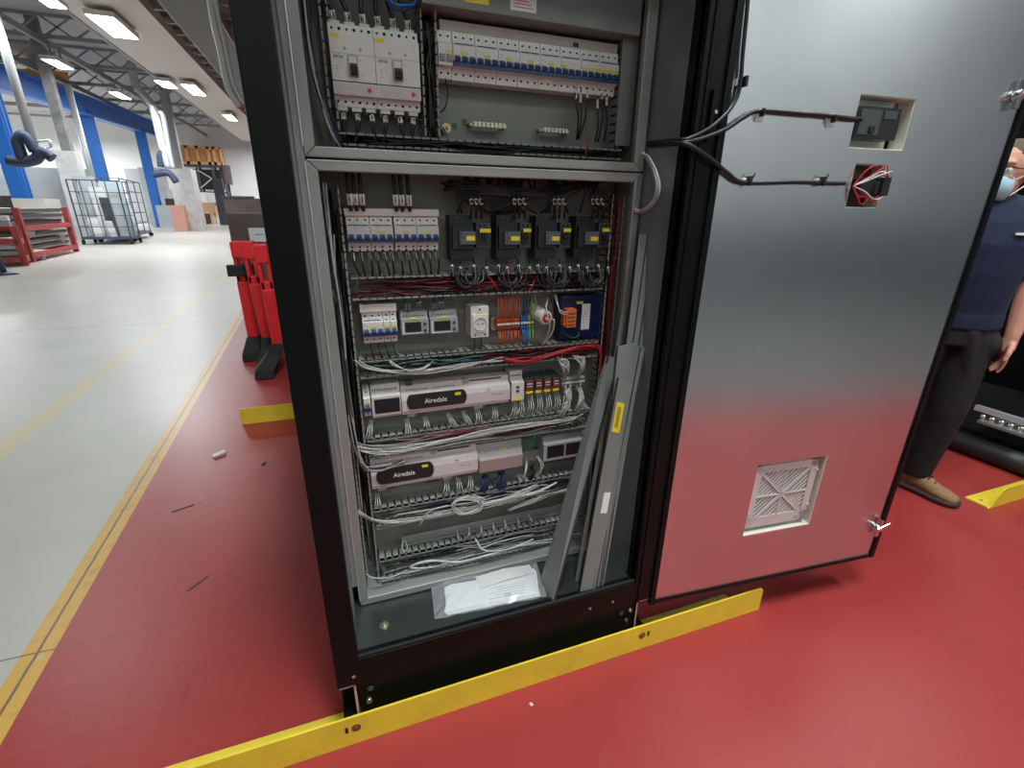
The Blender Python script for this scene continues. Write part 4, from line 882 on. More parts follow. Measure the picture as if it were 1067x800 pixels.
for i in range(10):
    x = X(326, 60, 1.2)+rnd(-.006, .006); P.append(([(x+.002, 1.21+rnd(-.015, .01), 1.86), (x-.004, 1.20+rnd(-.01, .01), 1.72), (x-.002, 1.19, 1.62), (x+.016, 1.19, 1.53+rnd(-.015, .015)), (x+.038, 1.2, 1.468)], rnd(.0018, .003), ['wire_black', 'wire_white', 'wire_grey', 'wire_navy', 'wire_black'][i % 5]))
bundle('wiring_harness', P, 'black, grey and blue wires down the left side of the upper compartment')
# loose white bundles crossing the ducts in front
def strands(spec, label, name='wire_bundle', kind='stuff'):
    P = []
    for base, n, r, m, j in spec:
        for _ in range(n):
            P.append(([ony(px, py, Y+rnd(-.004, .004))+V3((rnd(-j, j), 0, rnd(-j, j))) for px, py, Y in base], r, m))
    return bundle(name, P, label, kind=kind)
strands([([(362, 462, 1.20), (385, 470, 1.208), (420, 469, 1.21), (460, 460, 1.21), (500, 452, 1.21), (540, 445, 1.212), (590, 437, 1.214), (606, 432, 1.22)], 8, .0012, 'wire_white', .008), ([(362, 458, 1.2), (390, 467, 1.21), (450, 462, 1.212), (520, 447, 1.21), (606, 434, 1.22)], 7, .0013, 'wire_grey', .009)], 'long sweep of white wires in front of the duct between the two long controllers')
strands([([(405, 374, 1.225), (412, 381, 1.212), (426, 386, 1.208), (440, 384, 1.208), (452, 376, 1.225)], 3, .0012, 'wire_white', .003), ([(372, 377, 1.21), (385, 384, 1.212), (430, 388, 1.215), (480, 381, 1.213), (525, 374, 1.215)], 5, .0013, 'wire_white', .007)], 'looped white wires hanging from the duct above the upper long controller')
strands([([(525, 374, 1.215), (548, 377, 1.21), (575, 369, 1.21), (605, 362, 1.212), (622, 361, 1.215), (627, 370, 1.212), (626, 392, 1.22)], 6, .0018, 'wire_red', .006)], 'bright red wires sweeping out of the upper duct to the right')
strands([([(560, 529-23, 1.215), (530, 518, 1.21), (500, 526, 1.21), (470, 533, 1.21), (430, 541, 1.212), (395, 543, 1.214), (372, 533, 1.21)], 7, .0013, 'wire_white', .006), ([(500, 524, 1.2), (484, 519, 1.2), (472, 526, 1.2), (480, 536, 1.205), (500, 530, 1.2), (503, 520, 1.2), (490, 517, 1.2)], 6, .0015, 'wire_white', .008), ([(437, 548, 1.212), (447, 533, 1.2), (466, 526, 1.205)], 2, .0015, 'wire_white', .003)], 'tangle of white wires in front of the duct below the lower long controller')
strands([([(580, 503, 1.215), (560, 512, 1.21), (540, 517, 1.212), (518, 527, 1.214)], 4, .0022, 'wire_white', .004), ([(575, 515, 1.215), (555, 522, 1.205), (530, 531, 1.21)], 6, .0014, 'wire_grey', .008)], 'pale cables dropping toward the right end of the duct below the lower long controller')
strands([([(575, 565, 1.222), (545, 568, 1.208), (515, 576, 1.205), (480, 585, 1.205), (450, 584, 1.21), (428, 590, 1.21), (440, 592, 1.21), (470, 587, 1.21)], 3, .0024, 'wire_white', .003), ([(495, 561, 1.22), (505, 573, 1.205), (530, 572, 1.205), (555, 562, 1.215)], 2, .0022, 'wire_white', .002), ([(382, 598, 1.215), (388, 602, 1.205), (405, 602, 1.205), (425, 594, 1.215)], 2, .0018, 'wire_grey', .002)], 'white cables looping over the lowest duct')
# rows of white wires: each wire its own object, dropped from the row of devices into the duct below
def drop(px0, py0, px1, py1, label, m='wire_white', r=.0013, out=.02, name='white_wire', group='white wires of the controller rows'):
    a = ony(px0, py0, YF+.022); b = ony(px1, py1, YD+.012); mid = (a+b)/2; mid.y -= out; wire(name, [a, a+V3((0, -.004, -.006)), mid, b], r, m, label, group, 5)
spots = [(424, 436, 425, 458, 'under the left part of the upper long controller'), (443, 434, 444, 448, 'under the black plate of the upper long controller'), (467, 430, 474, 447, 'under the middle connector of the upper long controller'), (483, 428, 489, 445, 'under the middle of the upper long controller'), (497, 425, 498, 444, 'under the plain half of the upper long controller'), (515, 423, 513, 440, 'under the right end of the upper long controller'),
         (536, 418, 532, 437, 'below the narrow pale module'), (543, 417, 539, 436, 'below the right edge of the narrow pale module'), (386, 437, 383, 461, 'below the slim single breaker'),
         (393, 514, 393, 530, 'under the left end of the lower long controller'), (465, 500, 463, 516, 'under the middle of the lower long controller'), (477, 497, 478, 514, 'under the plain half of the lower long controller'), (490, 496, 487, 512, 'under the right end of the lower long controller')]
for a, b, c, d_, lab in spots:
    for k, s in enumerate((-1.6, 0, 1.6)): drop(a+s, b, c+s*2.2, d_-abs(s)*.6, 'thin white wire hanging %s, %s of three' % (lab, ['left', 'middle', 'right'][k]))
for i, (a, b) in enumerate(RX):
    for k, s in enumerate((-2, 0, 2)):
        xm = (a+b)/2; drop(xm+s, 411-i, xm-3+s*1.4, 433-1.6*i, 'white wire hanging under the brown relays, below %s relay at its %s' % (['the leftmost', 'the second', 'the third', 'the fourth'][i], ['left', 'middle', 'right'][k]), out=.025)
strands([([(590, 404, 1.235), (592, 412, 1.21), (590, 424, 1.2), (583, 433, 1.225)], 15, .0013, 'wire_white', .014), ([(602, 402, 1.235), (606, 412, 1.21), (605, 422, 1.205), (600, 431, 1.225)], 14, .0013, 'wire_white', .010)], 'thick bunch of white wires hanging below the slim grey terminals')
strands([([(588, 393, 1.24), (590, 386, 1.21), (588, 378, 1.205), (583, 373, 1.225)], 13, .0013, 'wire_white', .012), ([(602, 391, 1.24), (606, 383, 1.205), (606, 376, 1.205), (598, 371, 1.225)], 12, .0013, 'wire_white', .010)], 'arching bunch of white wires rising above the slim grey terminals')
strands([([(505, 497, 1.25), (506, 503, 1.22), (502, 512, 1.215)], 9, .0022, 'wire_navy', .010), ([(522, 494, 1.25), (521, 501, 1.22), (524, 508, 1.215)], 9, .0022, 'wire_navy', .012)], 'navy blue wires bunched under the pink-covered module')
strands([([(549, 480, 1.25), (548, 490, 1.22), (545, 500, 1.225)], 4, .0013, 'wire_white', .004), ([(560, 476, 1.24), (565, 485, 1.21), (560, 497, 1.22)], 3, .0013, 'wire_white', .004), ([(545, 458, 1.235), (556, 455, 1.22), (556, 468, 1.22)], 7, .0014, 'wire_darkgreen', .010), ([(553, 485, 1.25), (556, 492, 1.23), (552, 500, 1.24)], 8, .002, 'wire_black', .008)], 'thin white and dark wires around the short rail beside the windowed unit')
for k in range(7):
    px = 476+k*12.5; drop(px, 554-k*2.8-2, px+rnd(-3, 3), 563-k*3.2, 'short white wire tail hanging below the long empty rail, %s of seven' % nth(k, 7), r=.0022, out=.012)
P = ony(420, 562, 1.24)
wire('white_wire', [P, P+V3((-.006, -.012, -.02)), P+V3((.002, -.016, -.032)), P+V3((.010, -.012, -.02)), P+V3((.004, 0, -.002))], .0014, 'wire_white', 'small white wire loop hanging at the left end of the long empty rail', 'white wires of the controller rows')
# black wires with white ferrule sleeves
def bwire(pts, r, label, group, s=(.25, .55), at=0):
    a, b = V3(pts[at]), V3(pts[at+1]); return wire('black_wire', pts, r, 'wire_black', label, group, 6, [(a+(b-a)*s[0], a+(b-a)*s[1])])
h = mz1-mz0
for i in range(2):
    for k in range(3):
        x0, x1 = mx[i], mx[i+1]; xc = x0+(x1-x0)*(2*k+1)/6; nm = nth(i*3+k, 6)
        bwire([(xc, 1.235, mz0-.004), (xc+rnd(-.006, .006), 1.222, mz0-.028), (xc+rnd(-.012, .012), 1.226, UB1-.02)], .0042, 'black power wire with white sleeve below the large breakers, %s of six' % nm, 'wires below the large breakers', (.4, .95))
        bwire([(xc, 1.235, mz1+.003), (xc-.004, 1.222, mz1+.026), (xc-.014+rnd(-.01, .01), 1.226, mz1+.075), (xc-.02, 1.24, mz1+.15)], .0046, 'black power wire with white sleeve above the large breakers, %s of six' % nm, 'wires above the large breakers', (.25, .9))
cb = X(418, 5, 1.2)
for k in range(2): wire('blue_wire', [(cb-.06+k*.01, 1.22, 1.86), (cb-.03, 1.19, 1.745+.008*k), (cb+.01, 1.185, 1.735+.006*k), (cb+.035, 1.2, 1.765), (cb+.04+.01*k, 1.22, 1.86)], .0028, 'wire_blue' if k else 'wire_navy', ['dark blue wire looping at the top above the large breakers', 'bright blue wire looping at the top above the large breakers'][k], 'blue wires above the large breakers')
g = 'black wires of the long upper row'
for k, (px, py, qx, qy, py1) in enumerate([(600, 96, 601, 145, 102), (605, 98, 602, 145, 106), (612, 96, 603, 145, 101), (622.5, 106, 620, 148, 112), (627, 97, 623, 148, 102), (632, 103, 629, 148, 109)]):
    a, b, s1 = ony(px, py, 1.243), ony(qx, qy, 1.25), ony(px, py1, 1.235)
    bwire([a+V3((0, 0, .01)), s1+V3((0, 0, -.004)), (s1+b)/2+V3((.001, -.01, 0)), b], .0022, 'black wire under the long upper breaker row, %s of six' % nth(k, 6), g, (.2, .95))
a = ony(464, 82, 1.24); wire('black_wire', [a, a+V3((.002, -.012, -.03)), a+V3((-.004, -.006, -.06)), a+V3((-.012, .02, -.066))], .0016, 'wire_black', 'thin black wire hanging under the two-pole breaker of the long upper row', g)
a = ony(613, 148, 1.214); wire('red_wire', [ony(612, 143, 1.225), a, ony(611, 155, 1.205), ony(610.5, 163, 1.2)], .0013, 'wire_red', 'single red wire over the foot duct of the upper compartment', 'red wires')
zt, zb = Z(362, 225), Z(363.5, 262.5); z1 = DZ[0][1]; g = 'black wires below the shaded breakers'
for b, (p0, p1) in enumerate(((361.5, 410), (411.3, 457.5))):
    x0, x1 = X(p0, 243), X(p1, 243)
    for k in range(6):
        xc = x0+(x1-x0)*(k+.5)/6; bwire([(xc, 1.243, zb+.003), (xc+rnd(0, .006), 1.222, zb-.026), (xc+.008+rnd(-.004, .008), 1.238, z1-.006)], .0026, 'black wire with white sleeve below the shaded breakers, %s of twelve' % nth(b*6+k, 12), g, (.25, .85))
    for k in range(3):
        xc = X((364.5, 370.5, 377.5)[k], 205) if b == 0 else X((412, 418.5, 426)[k], 203)
        bwire([(xc, 1.225, zt+.012), (xc-.002, 1.215, zt+.055), (xc-.004, 1.225, zt+.13)], .0048, 'thick black cable with white sleeve above the shaded breakers, %s of six' % nth(b*3+k, 6), 'thick cables above the shaded breakers', (.3, .85))
g = 'black wires at the motor starters'
for i, (a, b, c, d_, e, f) in enumerate(SX):
    for k in range(3):
        px = e-4+k*5.5; p_ = ony(px, 212, 1.205)
        bwire([ony(px-1, 228, 1.225), ony(px, 213, 1.205), ony(px-1-k, 207, 1.205), ony(px-5-2*k, 194, 1.225), ony(px-8-4*k, 184, 1.25)], .0030, 'black wire with white sleeve above the dark starters, %s at the %s starter' % (['first', 'second', 'third'][k], ['leftmost', 'second', 'third', 'rightmost'][i]), g, (.0, 1.), at=1)
    for k in range(4):
        px = (a, a+9, c+16, e+11)[k]; py = 276+2*(k % 2)
        bwire([ony(px, 270, 1.225), ony(px+.5, py, 1.205), ony(px+.3, py+9, 1.20), ony(px+2, py+14, 1.225)], .0026, 'black wire with white sleeve below the dark starters, %s at the %s starter' % (['first', 'second', 'third', 'fourth'][k], ['leftmost', 'second', 'third', 'rightmost'][i]), g, (.0, .85), at=1)
P = []
for i in range(26):
    x = rnd(470, 640); P.append(([ony(x, 180, 1.26), ony(x+rnd(-10, 10), 195+rnd(-4, 6), 1.225), ony(x+rnd(-30, 20), 205+rnd(-6, 6), 1.22), ony(x+rnd(-30, 20), 222, 1.24)], .0032, 'wire_black'))
for i in range(10): P.append(([ony(462+rnd(-3, 6), 190+rnd(-4, 8), 1.23), ony(500+rnd(-10, 10), 197+rnd(-5, 5), 1.215), ony(560+rnd(-20, 20), 205+rnd(-8, 4), 1.22), ony(625, 188+rnd(-4, 4), 1.25)], .003, 'wire_black'))
bundle('wire_bundle', P, 'tangle of black cables above the dark motor starters')
P = []
for i, (a, b, c, d_, e, f) in enumerate(SX):
    for k in range(7):
        x = (a+f)/2+rnd(-8, 8); P.append(([ony(x-8, 279, 1.225), ony(x-9, 291, 1.205), ony(x, 298+rnd(-3, 3), 1.20), ony(x+9, 291, 1.205), ony(x+8, 279, 1.225)], .0024, 'wire_black'))
bundle('wire_bundle', P, 'looping black cables below the dark motor starters')
for i, (pts, lab) in enumerate([([(508, 287, 1.215), (515, 295, 1.205), (519, 302, 1.21)], 'red wire crossing the duct below the leftmost dark starter'), ([(548, 307, 1.215), (554, 299, 1.208), (558, 290, 1.215)], 'red wire crossing the duct below the second dark starter'), ([(533, 279, 1.21), (528, 288, 1.21), (527, 293, 1.215)], 'pinkish red wire under the second dark starter')]):
    wire('red_wire', [ony(*q) for q in pts], .0014, 'wire_red', lab, 'red wires')
for i, (m, px, py) in enumerate([(0, 423, 321.5), (0, 427, 321.8), (0, 435, 319.5), (0, 438, 318.5), (1, 451, 320.5), (1, 454, 320.5), (1, 459, 318.8), (1, 462, 318.5)]):
    c = ony(px, py, 1.222); bwire([c+V3((0, .012, -.010)), c+V3((-.001, 0, -.001)), c+V3((0, -.001, .012)), c+V3((0, .02, .02))], .0017, 'short sleeved black wire above the %s small meter, %s of four' % (['left', 'right'][m], nth(i % 4, 4)), 'wires above the meters', (.0, .9), at=1)
for k in range(4):
    c = ony(386+k*8, 361, 1.24); wire('black_wire', [c+V3((0, 0, .006)), c+V3((.003, -.012, -.014)), c+V3((.007, -.002, -.034))], .0018, 'wire_black', 'black wire below the breakers left of the meters, %s of four' % nth(k, 4), 'wires below the row of meters')
for k in range(2): c = ony(494+k*7, 352.5, 1.24); wire('black_wire', [c+V3((0, 0, .004)), c+V3((0, -.008, -.014)), c+V3((0, 0, -.03))], .0018, 'wire_black', 'black wire below the round-faced socket, %s one' % ['left', 'right'][k], 'wires below the row of meters')
# grey hoses looping out between the two frames at the right
for k in range(2):
    xx = .770-.006*k; q = [ony(669, 158+3*k, 1.150), onx(673+k*2, 163, xx), onx(680+k*2.5, 176, xx), onx(684+k*3, 192, xx), onx(682+k*3, 206, xx), onx(674+k*2, 216+k, xx), ony(667, 219+k*2, 1.150), ony(661, 218+k*2, 1.158)]
    wire('grey_cable', q, .0036, 'wire_white' if k == 0 else 'wire_grey', ['pale cable looping out at the right frame corner, inner one', 'grey cable looping out at the right frame corner, outer one'][k], 'cables looping at the right frame corner')
c = ony(347, 312, 1.175); mb = MB(); mb.cyl((c.x, 1.162, c.z), (c.x, 1.20, c.z), .011, 'black_rubber', 14); mb.tube([(c.x, 1.18, c.z-.02), (c.x, 1.17, c.z), (c.x, 1.18, c.z+.02)], .008, 'black_rubber', 8); single(mb, 'cable_grommet', 'round black rubber grommet on the inner left frame edge', 'grommet', bevel=.002)
# ------------------------------------------------------------------ trunking lids leaning inside the cabinet at the right
def lid(bl, br, tl, tr, d, label, groove=0, lip=.010):
    t = thing('trunking_lid', label, 'trunking lid', tuple((V3(bl)+V3(br))/2), 'loose grey trunking lids')
    bl, br, tl, tr = map(V3, (bl, br, tl, tr)); nrm = (br-bl).cross(tl-bl).normalized()
    if nrm.y > 0: nrm = -nrm
    mb = MB(); b = -nrm*d
    mb.hexa([bl+b, br+b, tr+b, tl+b], [bl, br, tr, tl], 'lid_pvc'); part(mb, 'face', t, bevel=.0008)
    wv = (br-bl).normalized()
    for s, (p, q) in ((1, (bl, tl)), (-1, (br, tr))):
        mb = MB(); a = wv*s*.0025; mb.hexa([p+b, p+b+a, q+b+a, q+b], [p-nrm*lip, p+a-nrm*lip, q+a-nrm*lip, q-nrm*lip], 'lid_edge'); part(mb, 'lip', t)
    for k in range(groove):
        u = (k+1)/(groove+1); p, q = bl+(br-bl)*u, tl+(tr-tl)*u; mb = MB(); mb.hexa([p-wv*.002+nrm*.0015, p+wv*.002+nrm*.0015, q+wv*.002+nrm*.0015, q-wv*.002+nrm*.0015], [p-wv*.002-nrm*.001, p+wv*.002-nrm*.001, q+wv*.002-nrm*.001, q-wv*.002-nrm*.001], 'lid_edge'); part(mb, 'groove', t)
    return t, bl, br, tl, tr, nrm
def low(x, y, dz=.001): return onz(x, y, TZ+dz)
lid(low(562.5, 606), low(575, 628), ony(631.5, 371, 1.135), ony(643.5, 372, 1.135), .003, 'plain grey trunking lid leaning furthest left across the lower ducts')
yq = 1.075
def lp(x, y, Y=yq): return ony(x, y, Y)
def lean(pts_bottom, pts_top, yb_, yt): return [low(*p) if False else ony(p[0], p[1], yb_) for p in pts_bottom] + [ony(p[0], p[1], yt) for p in pts_top]
# three nested lids standing nearly upright against the right lining
def foot_y(x, y): return low(x, y).y
yb1 = foot_y(611, 618); 
bl, br, tl, tr = low(604, 618.5), low(617.5, 615.5), ony(645, 394, 1.045), ony(659, 399, 1.045)
t, bl, br, tl, tr, nrm = lid(bl, br, tl, tr, .003, 'short grey trunking lid with yellow and white stickers, standing in front of the others')
def sticker(u0, u1, v0, v1, m, name, lab, marks=0):
    mb = MB(); P = lambda u, v, o: (bl+(br-bl)*u)*(1-v) + (tl+(tr-tl)*u)*v + nrm*o
    mb.hexa([P(u0, v0, .0001), P(u1, v0, .0001), P(u1, v1, .0001), P(u0, v1, .0001)], [P(u0, v0, .0008), P(u1, v0, .0008), P(u1, v1, .0008), P(u0, v1, .0008)], m)
    for k in range(marks):
        a = u0+(u1-u0)*(.25+.16*k); mb.hexa([P(a, v0+.02, .0006), P(a+.05, v0+.02, .0006), P(a+.05, v1-.02, .0006), P(a, v1-.02, .0006)], [P(a, v0+.02, .0011), P(a+.05, v0+.02, .0011), P(a+.05, v1-.02, .0011), P(a, v1-.02, .0011)], 'bolt_brown')
    part(mb, name, t, lab)
sticker(.16, .72, .775, .905, 'yellow_label', 'label', 'yellow sticker', 3); sticker(.45, .93, .40, .50, 'white_label', 'label', 'white sticker')
lid(low(617.8, 616.5), low(622.5, 613), ony(662, 360, 1.075), ony(672.5, 362, 1.075), .003, 'narrow grooved grey trunking lid standing behind the stickered lid', groove=1, lip=.006)
lid(low(618.5, 613.5), low(624, 611), ony(644.5, 361, 1.068), ony(662, 357, 1.068), .003, 'grey trunking lid showing as a plain block above the stickered lid')
lid(low(623, 613), low(628.5, 612), ony(666.5, 243.5, 1.120), ony(690.5, 246.5, 1.120), .003, 'tallest grey grooved trunking lid leaning nearest the right post', groove=2, lip=.006)
lid(low(607, 618, .001)+V3((0, .05, 0)), low(611, 617, .001)+V3((0, .05, 0)), ony(648, 326, 1.15), ony(652.5, 326, 1.15), .003, 'thin pale trunking strip standing behind the stickered lid', lip=.004)
# ------------------------------------------------------------------ document pack and bolt on the cabinet floor
bz = TZ+.003
def sheet(name, pts, z, label, m='paper', group=None, marks=True, th=.0012):
    q = [onz(x, y, z) for x, y in pts]; mb = MB(); mb.hexa(q, [p+V3((0, 0, th)) for p in q], m)
    if marks:
        e = q[1]-q[0]; f = q[3]-q[0]
        for k in range(5):
            u0, v = .45+.08*(k % 2), .12+.1*k; mb.hexa([q[0]+e*u0+f*v+V3((0, 0, th)), q[0]+e*.85+f*v+V3((0, 0, th)), q[0]+e*.85+f*(v+.025)+V3((0, 0, th)), q[0]+e*u0+f*(v+.025)+V3((0, 0, th))], [q[0]+e*u0+f*v+V3((0, 0, th+.0003)), q[0]+e*.85+f*v+V3((0, 0, th+.0003)), q[0]+e*.85+f*(v+.025)+V3((0, 0, th+.0003)), q[0]+e*u0+f*(v+.025)+V3((0, 0, th+.0003))], 'mid_grey')
        a = q[0]+e*.62+f*.10; mb.hexa([a+V3((0, 0, th)), a+e*.07+V3((0, 0, th)), a+e*.07+f*.16+V3((0, 0, th)), a+f*.16+V3((0, 0, th))], [a+V3((0, 0, th+.0004)), a+e*.07+V3((0, 0, th+.0004)), a+e*.07+f*.16+V3((0, 0, th+.0004)), a+f*.16+V3((0, 0, th+.0004))], 'mid_grey')
    return single(mb, name, label, 'papers', group)
for k in range(4): sheet('document_sheet', [(466-k, 641-k), (563-k*.5, 621-k), (556+k, 592+k), (463+k*2, 612-k)], bz+.002+k*.0016, ['printed white sheet in the clear pack on the cabinet floor, lowest', 'printed white sheet in the clear pack, second from bottom', 'printed white sheet in the clear pack, third from bottom', 'printed white sheet uppermost of the flat ones in the clear pack'][k], group='printed sheets in the document pack', marks=(k == 3))
q = [onz(495, 601, bz+.010), onz(552, 588, bz+.010), onz(556, 597, bz+.010), onz(501, 613, bz+.010)]
mb = MB(); mid0, mid1 = (q[0]+q[1])/2+V3((0, 0, .008)), (q[3]+q[2])/2+V3((0, 0, .006)); mb.quad(q[3], mid1, mid0, q[0], 'paper_back'); mb.quad(mid1, q[2], q[1], mid0, 'paper_back'); u = V3((0, 0, -.002)); mb.quad(q[3]+u, mid1+u, mid0+u, q[0]+u, 'paper_back'); mb.quad(mid1+u, q[2]+u, q[1]+u, mid0+u, 'paper_back')
for a_, b_ in ((q[3], mid1), (mid1, q[2]), (q[2], q[1]), (q[1], mid0), (mid0, q[0]), (q[0], q[3])): mb.quad(a_, b_, b_+u, a_+u, 'paper_back')
single(mb, 'folded_leaflet', 'folded cream leaflet lying on top of the clear document pack', 'leaflet')
mb = MB(); nx, ny = 16, 8; cs = [onz(453, 646, bz), onz(570, 622, bz), onz(559, 586, bz), onz(449, 609, bz)]; b0 = len(mb.v)
for j in range(ny+1):
    for i in range(nx+1):
        u, v = i/nx, j/ny; p = (cs[0]*(1-u)+cs[1]*u)*(1-v)+(cs[3]*(1-u)+cs[2]*u)*v; e = min(1, 5*min(u, 1-u, v*1.2, (1-v)*1.2)); mb.v.append(p+V3((0, 0, .002+.020*e+rnd(-.003, .003))))
for j in range(ny):
    for i in range(nx): a = b0+j*(nx+1)+i; mb.face((a, a+1, a+nx+2, a+nx+1), 'film')
single(mb, 'plastic_sleeve', 'crumpled clear plastic sleeve around the papers on the cabinet floor', 'plastic sleeve')
c = onz(400.5, 651.5, TZ); t = thing('floor_bolt', 'zinc bolt with washer on the cabinet floor near the left post', 'bolt', tuple(c)); mb = MB(); mb.cyl(c, c+V3((0, 0, .002)), .013, 'zinc', 18); part(mb, 'washer', t); mb = MB(); mb.cyl(c+V3((0, 0, .002)), c+V3((0, 0, .010)), .0075, 'zinc', 6); mb.cyl(c+V3((0, 0, .01)), c+V3((0, 0, .0145)), .004, 'brass', 8); part(mb, 'head', t)
# scraps on the red floor
def scrap(pts, label, m, th=.002, name='floor_scrap'):
    q = [onz(x, y, 0) for x, y in pts]; mb = MB(); mb.hexa(q, [p+V3((0, 0, th)) for p in q], m); single(mb, name, label, 'scrap')
scrap([(221, 475.5), (223, 478), (236, 472.5), (234, 470)], 'crumpled pinkish white paper scrap on the red floor left of the cabinet', 'pink_plastic', .012, 'paper_scrap')
scrap([(195, 615), (196.5, 616), (217.5, 600), (216.5, 599.3)], 'thin dark sliver on the red floor, nearer the camera', 'dark_wood', .002, 'wood_sliver'); scrap([(179, 533.2), (180, 534), (202.5, 526), (202, 525.3)], 'thin dark sliver on the red floor, further from the camera', 'dark_wood', .002, 'wood_sliver')
scrap([(272, 484), (274, 485), (277.5, 482), (276, 481)], 'tiny dark chip on the red floor beside the cabinet', 'dark_wood', .006)
scrap([(209, 521), (210, 522), (211.5, 521.2), (210.5, 520.4)], 'tiny white speck on the red floor', 'paper', .004)
scrap([(551, 733), (553, 736), (556, 735), (554, 732)], 'small pale chip on the red floor in front of the yellow bar', 'pink_plastic', .003)
# ================================================================== HALL BEYOND
def xy(p, z=0.): return V3((p.x, p.y, z))
# near floor-standing barriers: folded red plastic legs with black rubber feet
def red_leg(px_top, px_mid, px_foot, y_top, y_mid, y_foot, Y, label, lean=0., clip=False):
    T, Mi, Fo = ony(px_top, y_top, Y), ony(px_mid, y_mid, Y), ony(px_foot, y_foot, Y)
    t = thing('barrier_leg', label, 'barrier', (Fo.x, Y, 0), 'folded red barrier legs')
    w = .092; d = .14
    mb = MB()
    k = T+(Mi-T)*.42
    mb.bar(T, k, w*1.08, d, 'barrier_red'); part(mb, 'head', t, bevel=.012)
    mb = MB(); s = w*.30
    for sx in (-1, 1): mb.bar(k+V3((sx*(w/2-s/2), 0, .02)), Mi+V3((sx*(w/2-s/2), 0, -.02)), s, d*.8, 'barrier_red')
    mb.bar(Mi+V3((0, 0, .06)), Mi+V3((0, 0, -.03)), w, d*.8, 'barrier_red')
    part(mb, 'slotted_link', t, bevel=.006)
    F1 = Fo+V3((0, 0, .27)); mb = MB(); mb.bar(Mi+V3((0, -.01, 0)), F1, w*1.05, d*.9, 'barrier_red'); part(mb, 'leg', t, bevel=.012)
    mb = MB(); f0 = V3((Fo.x, Y, 0)); a = F1+V3((0, -.0, .01))
    mb.loft([[c+V3((x*ww, y*dd, 0)) for x, y in ((-1, -1), (1, -1), (1, 1), (-1, 1))] for c, ww, dd in ((f0+V3((-.02+lean, -.05, 0)), .075, .19), (f0+V3((-.02+lean, -.05, .07)), .072, .17), (f0+V3((0+lean*.4, 0, .17)), .062, .10), (a, .056, .075))], 'black_rubber', smooth=False); part(mb, 'rubber_foot', t, bevel=.01)
    if clip: mb = MB(); c = (k+Mi)/2; mb.box(c.x-.10, c.x+.13, Y-.12, Y-.06, c.z-.05, c.z+.05, 'black_plastic'); part(mb, 'clip', t, bevel=.008)
red_leg(246.5, 254, 270, 251, 292, 378, 4.98, 'folded red barrier leg with black clip, furthest left of the three beside the cabinet', clip=True)
red_leg(257.5, 266.5, 285, 251, 294, 380, 4.70, 'middle one of three folded red barrier legs beside the black cabinet post')
red_leg(271, 280, 296, 254, 300, 388, 4.40, 'folded red barrier leg half hidden by the black cabinet post', lean=-.10)
t = onz(256, 300, 0); c = xy(ony(262, 240, 5.6)); top = ony(257, 222, 5.6).z
mb = MB(); mb.prism([(c.x-.17, 5.45), (c.x+.9, 5.45), (c.x+.9, 6.1), (c.x-.17, 6.1)], 0, top, 'dark_wood', 'z'); single(mb, 'dark_bin', 'dark upright box behind the red barrier legs', 'bin', bevel=.01)
a = ony(258, 237.5, 5.40); b = ony(276, 252, 5.40); mb = MB(); mb.box(a.x, b.x+.1, 5.42, 5.44, b.z, a.z, 'paper'); mb.box(a.x+.05, b.x, 5.416, 5.42, (a.z+b.z)/2, (a.z+b.z)/2+.01, 'mid_grey'); single(mb, 'paper_sign', 'pale paper notice on the dark box behind the red barrier legs', 'sign')
def pxm(P): return FPX/max(.1, (P-CP).dot(AF))
def upright(px, py, Y, wpx, z1, m, name, label, cat, z0=0., n=12, square=False, group=None):
    P = ony(px, py, Y); r = wpx/2/pxm(P); mb = MB()
    if square: mb.box(P.x-r, P.x+r, P.y-r, P.y+r, z0, z1, m)
    else: mb.cyl((P.x, P.y, z0), (P.x, P.y, z1), r, m, n)
    return single(mb, name, label, cat, group)
CZ = 7.5
# blue gantry
def gcol(px, py, X_, wpx, label, zt=5.6): 
    P = onx(px, py, X_); r = wpx*.36/pxm(P); t = thing('gantry_column', label, 'column', (P.x, P.y, 0), 'blue gantry columns'); mb = MB(); mb.box(P.x-r, P.x+r, P.y-r*.3, P.y+r*.3, 0, zt, 'blue_steel'); mb.box(P.x-r, P.x+r, P.y-r, P.y-r*.8, 0, zt, 'blue_steel'); mb.box(P.x-r, P.x+r, P.y+r*.8, P.y+r, 0, zt, 'blue_steel'); part(mb, 'shaft', t); mb = MB(); mb.box(P.x-r*1.5, P.x+r*1.5, P.y-r*1.5, P.y+r*1.5, 0, .04, 'blue_steel'); part(mb, 'foot_plate', t)
gcol(12, 170, -10.6, 18, 'bright blue steel column at the left edge of the photo'); gcol(97, 148, -10.6, 13, 'bright blue steel column rising behind the wire cages'); gcol(151, 160, -10.4, 10.5, 'bright blue steel column furthest along the hall')
t = thing('gantry_beam', 'long blue overhead beam on the blue columns', 'beam', (-8.5, 22, 4.7)); A, B = onx(-40, 68, -10.6), onx(168, 137, -10.4); mb = MB(); dz = .40
for P0, P1 in ((A, B),): mb.bar(P0, P1, .08, dz*2, 'blue_steel', side=(1, 0, 0)); mb.bar(P0+V3((0, 0, dz)), P1+V3((0, 0, dz)), .5, .06, 'blue_steel'); mb.bar(P0-V3((0, 0, dz)), P1-V3((0, 0, dz)), .5, .06, 'blue_steel')
part(mb, 'girder', t)
mb = MB(); mb.hexa([onx(20, 76, -11.2), onx(73, 93, -11.2), onx(71, 75, -11.2), onx(22, 73, -11.2)], [p+V3((-1.2, 0, 0)) for p in (onx(20, 76, -11.2), onx(73, 93, -11.2), onx(71, 75, -11.2), onx(22, 73, -11.2))], 'crane_orange'); single(mb, 'crane_bridge', 'orange yellow crane bridge above the blue beam', 'crane')
